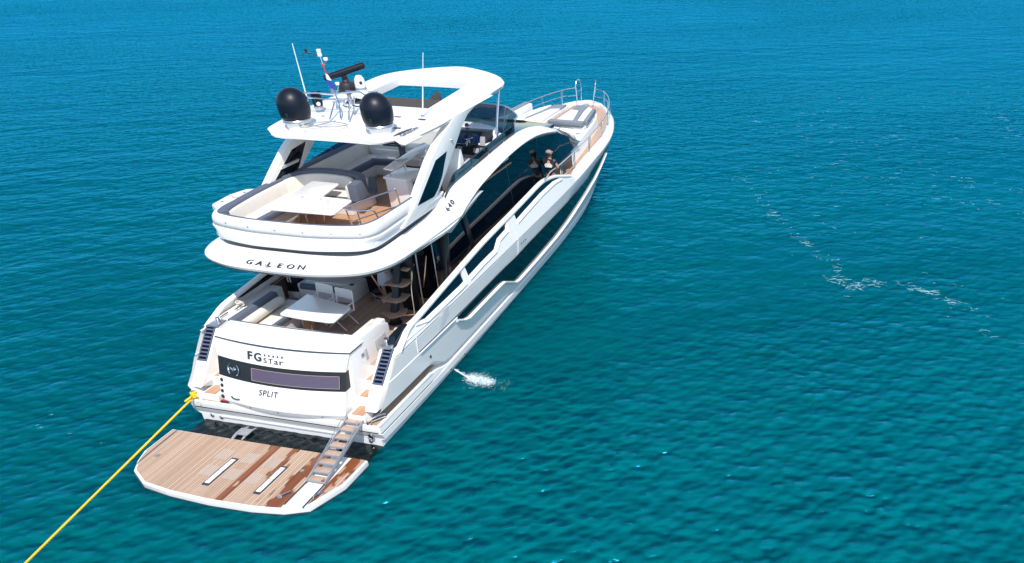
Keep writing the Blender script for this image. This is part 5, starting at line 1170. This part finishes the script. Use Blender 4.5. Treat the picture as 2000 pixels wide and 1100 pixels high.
chair(-.60, 2.80, math.radians(-11), 'white folding chair tucked behind the middle of the cockpit table')
# ---------------- people
def bake_skin(verts, edges, rad, sub=2):
    me = bpy.data.meshes.new('s'); me.from_pydata(verts, edges, []); o = bpy.data.objects.new('s', me); COL.objects.link(o)
    o.modifiers.new('k', 'SKIN'); sl3 = me.skin_vertices
    if not sl3:
        bm = bmesh.new(); bm.from_mesh(me); bm.verts.layers.skin.verify(); bm.to_mesh(me); bm.free()
    for i, rr in enumerate(rad):
        v = me.skin_vertices[0].data[i]; v.radius = rr if isinstance(rr, tuple) else (rr, rr); v.use_root = (i == 0)
    o.modifiers.new('u', 'SUBSURF').render_levels = sub; o.modifiers['u'].levels = sub
    bpy.context.view_layer.update(); ev = o.evaluated_get(bpy.context.evaluated_depsgraph_get()); m2 = bpy.data.meshes.new_from_object(ev)
    b = MB(); b.v = [tuple(v.co) for v in m2.vertices]; b.f = [tuple(p.vertices) for p in m2.polygons]
    bpy.data.objects.remove(o); return b
def chainskin(ch, sub=1):
    """ch: list of (points, radii) chains; first chain starts at root; others start at index of nearest existing vertex"""
    V, E_, R_2 = [], [], []
    for pts, rad in ch:
        prev = None
        for p, r in zip(pts, rad):
            hit = next((i for i, q in enumerate(V) if (Vector(q) - Vector(p)).length < 1e-4), None)
            if hit is None: V.append(tuple(p)); R_2.append(r); hit = len(V) - 1
            if prev is not None: E_.append((prev, hit))
            prev = hit
    return bake_skin(V, E_, R_2, sub)
def person(loc, rz, label, J, top_mat, top_sleeve, bot_mat, bot_len, cap=None, skirt=False):
    """J: joint positions for arms/legs in local space (facing -y)"""
    r = empty('person', loc, rz, label=label, cat='person'); OFF[r.name] = Vector((0, 0, 0))
    pel, ab, ch_, nk, hd, ht = (0, 0, .95), (0, .01, 1.12), (0, .0, 1.33), (0, .01, 1.50), (0, -.01, 1.60), (0, -.005, 1.72)
    chs = [([pel, ab, ch_, nk], [(.15, .11), (.135, .10), (.16, .11), .055])]
    chs.append(([nk, hd, ht], [.055, .095, .075]))
    for sg in (-1, 1):
        sh_ = (.18 * sg, .01, 1.43); el, wr_ = J['el'][sg], J['wr'][sg]; chs.append(([ch_, sh_, el, wr_], [(.16, .11), .055, .042, .028]))
        hip = (.10 * sg, 0, .88); kn_, an = J['kn'][sg], J['an'][sg]; toe = (an[0], an[1] - .16, .035)
        chs.append(([pel, hip, kn_, an, toe], [(.15, .11), .085, .058, .040, .035]))
        # hand: palm and fingers
        w0 = Vector(wr_); dr = (w0 - Vector(el)).normalized(); sd = dr.cross(Vector((0, 1, 0))).normalized() if abs(dr.y) < .9 else Vector((1, 0, 0))
        pm = w0 + dr * .07; chs.append(([wr_, tuple(pm)], [.028, (.036, .018)]))
        for k, (o_, l_) in enumerate(((-.030, .062), (-.010, .075), (.011, .070), (.031, .055))):
            f0 = pm + dr * .03 + sd * o_; f1 = f0 + dr * l_ * .5 + Vector((0, -.008, 0)); f2 = f1 + dr * l_ * .45 + Vector((0, -.018, 0)); chs.append(([tuple(pm), tuple(f0), tuple(f1), tuple(f2)], [(.036, .018), .010, .0095, .008]))
        t0 = w0 + dr * .035 + sd * -.035; t1 = t0 + dr * .03 + sd * -.025; chs.append(([tuple(w0 + dr * .001), tuple(t0), tuple(t1)], [.02, .012, .010]))
    b = chainskin(chs, 2)
    # nose
    bd_ = b.build('body', 'skin', r, ang=80)
    MB().lathe([(.001, .022), (.010, .012), (.014, 0)], (0, -.105, 1.635), 8, Vector((0, -1, .2))).build('nose', 'skin', bd_)
    for sg in (-1, 1):
        MB().lathe([(.001, .008), (.010, .004), (.012, 0)], (.035 * sg, -.088, 1.665), 8, Vector((0, -1, 0))).build('eye', 'black', bd_)
        MB().lathe([(.001, .012), (.02, .008), (.026, 0)], (.088 * sg, .0, 1.65), 8, Vector((sg, 0, 0))).build('ear', 'skin', bd_)
    hr = MB().lathe([(.104, -.02), (.108, .03), (.098, .08), (.06, .115), (.001, .125)], (0, .018, 1.64), 16, Vector((0, .15, 1))).build('hair', 'hair', r)
    if cap:
        MB().lathe([(.112, .02), (.114, .05), (.102, .10), (.06, .135), (.001, .14)], (0, .01, 1.64), 18).prism([(-.08, -.09), (.08, -.09), (.06, -.2), (-.06, -.2)], 1.675, 1.685).build('cap', cap, r)
    # shirt
    cl = [([(0, 0, .90), ab, ch_, (0, .01, 1.47)], [(.175, .13), (.155, .12), (.18, .13), .075])]
    for sg in (-1, 1):
        s0 = Vector((.185 * sg, .01, 1.43)); e = Vector(J['el'][sg]); cl.append(([ch_, tuple(s0), tuple(s0.lerp(e, top_sleeve))], [(.18, .13), .078, .064]))
    sh_ = chainskin(cl, 2).build('shirt', top_mat, r, ang=80)
    lg = [([(0, 0, 1.0), (0, 0, .92)], [(.165, .125), (.17, .13)])]
    if skirt:
        MB().lathe([(.16, .0), (.17, -.12), (.21, -.34), (.235, -.46), (.225, -.46), (.15, -.1)], (0, 0, 1.0), 24).build('shorts', bot_mat, r)
    else:
        for sg in (-1, 1):
            h0 = Vector((.10 * sg, 0, .86)); k0 = Vector(J['kn'][sg]); a0 = Vector(J['an'][sg]) + Vector((0, 0, .04)); pts = [(0, 0, .92), tuple(h0), tuple(k0)] if bot_len > .5 else [(0, 0, .92), tuple(h0), tuple(h0.lerp(k0, .8))]
            rd_ = [(.17, .13), .105, .085]
            if bot_len > .9: pts.append(tuple(a0)); rd_.append(.065)
            lg.append((pts, rd_))
        chainskin(lg, 2).build('trousers' if bot_len > .9 else 'shorts', bot_mat, r, ang=80)
    for sg in (-1, 1):
        a0 = J['an'][sg]; MB().prism([(a0[0] - .045, a0[1] + .07), (a0[0] + .045, a0[1] + .07), (a0[0] + .05, a0[1] - .10), (a0[0] + .02, a0[1] - .2), (a0[0] - .03, a0[1] - .2), (a0[0] - .05, a0[1] - .1)], 0, .03 if skirt else .075).build('shoe', 'white' if skirt else 'black', r, bevel=.015)
    return r, sh_
JA = dict(el={-1: (-.30, .0, 1.17), 1: (.30, -.02, 1.17)}, wr={-1: (-.26, -.18, 1.02), 1: (.25, -.20, 1.04)}, kn={-1: (-.11, -.03, .50), 1: (.12, .02, .50)}, an={-1: (-.12, .02, .08), 1: (.14, .05, .08)})
person((.42, 4.22, 1.45), math.radians(8), 'person in a white and blue patterned outfit with bare legs standing behind the cockpit stairs', JA, 'cloth', .45, 'cloth', .3, skirt=True)
JB = dict(el={-1: (-.25, -.06, 1.18), 1: (.25, -.12, 1.20)}, wr={-1: (-.10, -.28, 1.14), 1: (.10, -.30, 1.24)}, kn={-1: (-.11, -.05, .50), 1: (.13, .03, .50)}, an={-1: (-.12, .02, .08), 1: (.14, .10, .08)})
crew, shirt_ = person((2.24, 11.45, 1.76), math.radians(178), 'crew member in black with white back print and pale cap on the starboard side deck', JB, 'plastic', .4, 'black', 1.0, cap='pink')
for z, w_, d in ((1.36, .10, .014), (1.31, .14, .03), (1.265, .12, .022)):
    MB().box(-w_, w_ * .9, .136, .152, z - d, z + d).build('back_print', 'white', shirt_, bevel=.004)
# small loose items
sh = empty('sandal', (-.05, 4.2, 1.45)); bpy.data.objects.remove(sh)
def sandal(x, y, rz, label, mat):
    r = empty('sandal', (x, y, 1.452), rz, label=label, cat='sandal', group='sandals left on the cockpit teak'); OFF[r.name] = Vector((0, 0, 0))
    MB().prism([(-.04, -.12), (.035, -.13), (.05, -.02), (.045, .09), (.01, .135), (-.035, .11), (-.045, 0)], 0, .022).build('sole', mat, r, bevel=.006)
    MB().tube(smooth_path([(-.045, -.01, .012), (-.02, .03, .05), (.02, .03, .05), (.048, -.01, .012)], 3), .010, 6, flat=.5).build('strap', 'black' if mat == 'pink' else 'pink', r)
sandal(-.10, 4.12, .5, 'pink sandal nearest the corner of the white cockpit bar cabinet', 'pink'); sandal(.06, 4.18, 1.1, 'pink sandal lying askew beside the black bag', 'pink')
bg_ = empty('canvas_bag', (.02, 4.42, 1.45), .3, label='crumpled black bag on the teak by the salon door', cat='bag'); OFF[bg_.name] = Vector((0, 0, 0))
b_ = chainskin([([(-.25, 0, .08), (-.1, .04, .12), (.08, -.02, .11), (.25, .03, .07)], [.07, .11, .10, .05])], 2); b_.build('bag_body', 'plastic', bg_, ang=80)
MB().tube(smooth_path([(-.2, -.08, .1), (-.05, -.16, .03), (.2, -.12, .03), (.3, 0, .05)], 4), .012, 6).build('bag_strap', 'white', bg_)
rb_ = empty('deck_pouch', (-1.52, .06, .645), .1, label='small red and black pouch on the teak beside the transom door', cat='pouch'); OFF[rb_.name] = Vector((0, 0, 0))
MB().prism([(-.12, -.05), (.10, -.06), (.14, .02), (.05, .07), (-.12, .05)], 0, .05).build('pouch_body', 'plastic', rb_, bevel=.018)
MB().prism([(-.08, -.035), (.02, -.04), (.04, .03), (-.08, .03)], .045, .075).build('pouch_flap', 'red', rb_, bevel=.012)
def coil(x, y, z, r, label, mat):
    o = empty('mooring_line', (x, y, z), 0, label=label, cat='rope', group='coiled mooring lines by the stern cleats'); OFF[o.name] = Vector((0, 0, 0))
    m = MB(); rnd = random.Random(int(x * 10))
    pts = [((r * (.55 + .45 * math.sin(a * .37))) * math.cos(a), r * .8 * math.sin(a) * (.7 + .3 * math.cos(a * .5)), .015 + .012 * a / 3) for a in fr(0, 26, 110)]
    m.tube(pts, .014, 6).build('rope_coil', mat, o)
coil(-2.28, 2.1, 2.05, .12, 'pale mooring line coiled on the port quarter', 'cream'); coil(2.28, 1.75, 2.05, .10, 'pale mooring line coiled on the starboard quarter', 'cream')
fn = empty('fender_cushion', (2.22, 4.95, 1.5), .4, label='cream fender hanging beside the starboard salon door', cat='fender'); OFF[fn.name] = Vector((0, 0, 0))
MB().lathe([(.001, 0), (.06, .01), (.085, .06), (.085, .24), (.06, .29), (.02, .31), (.001, .31)], (0, 0, .45), 16).build('fender_body', 'cream', fn)
MB().tube([(0, 0, .76), (0.02, .0, .95)], .008, 6).build('fender_lanyard', 'grey', fn)
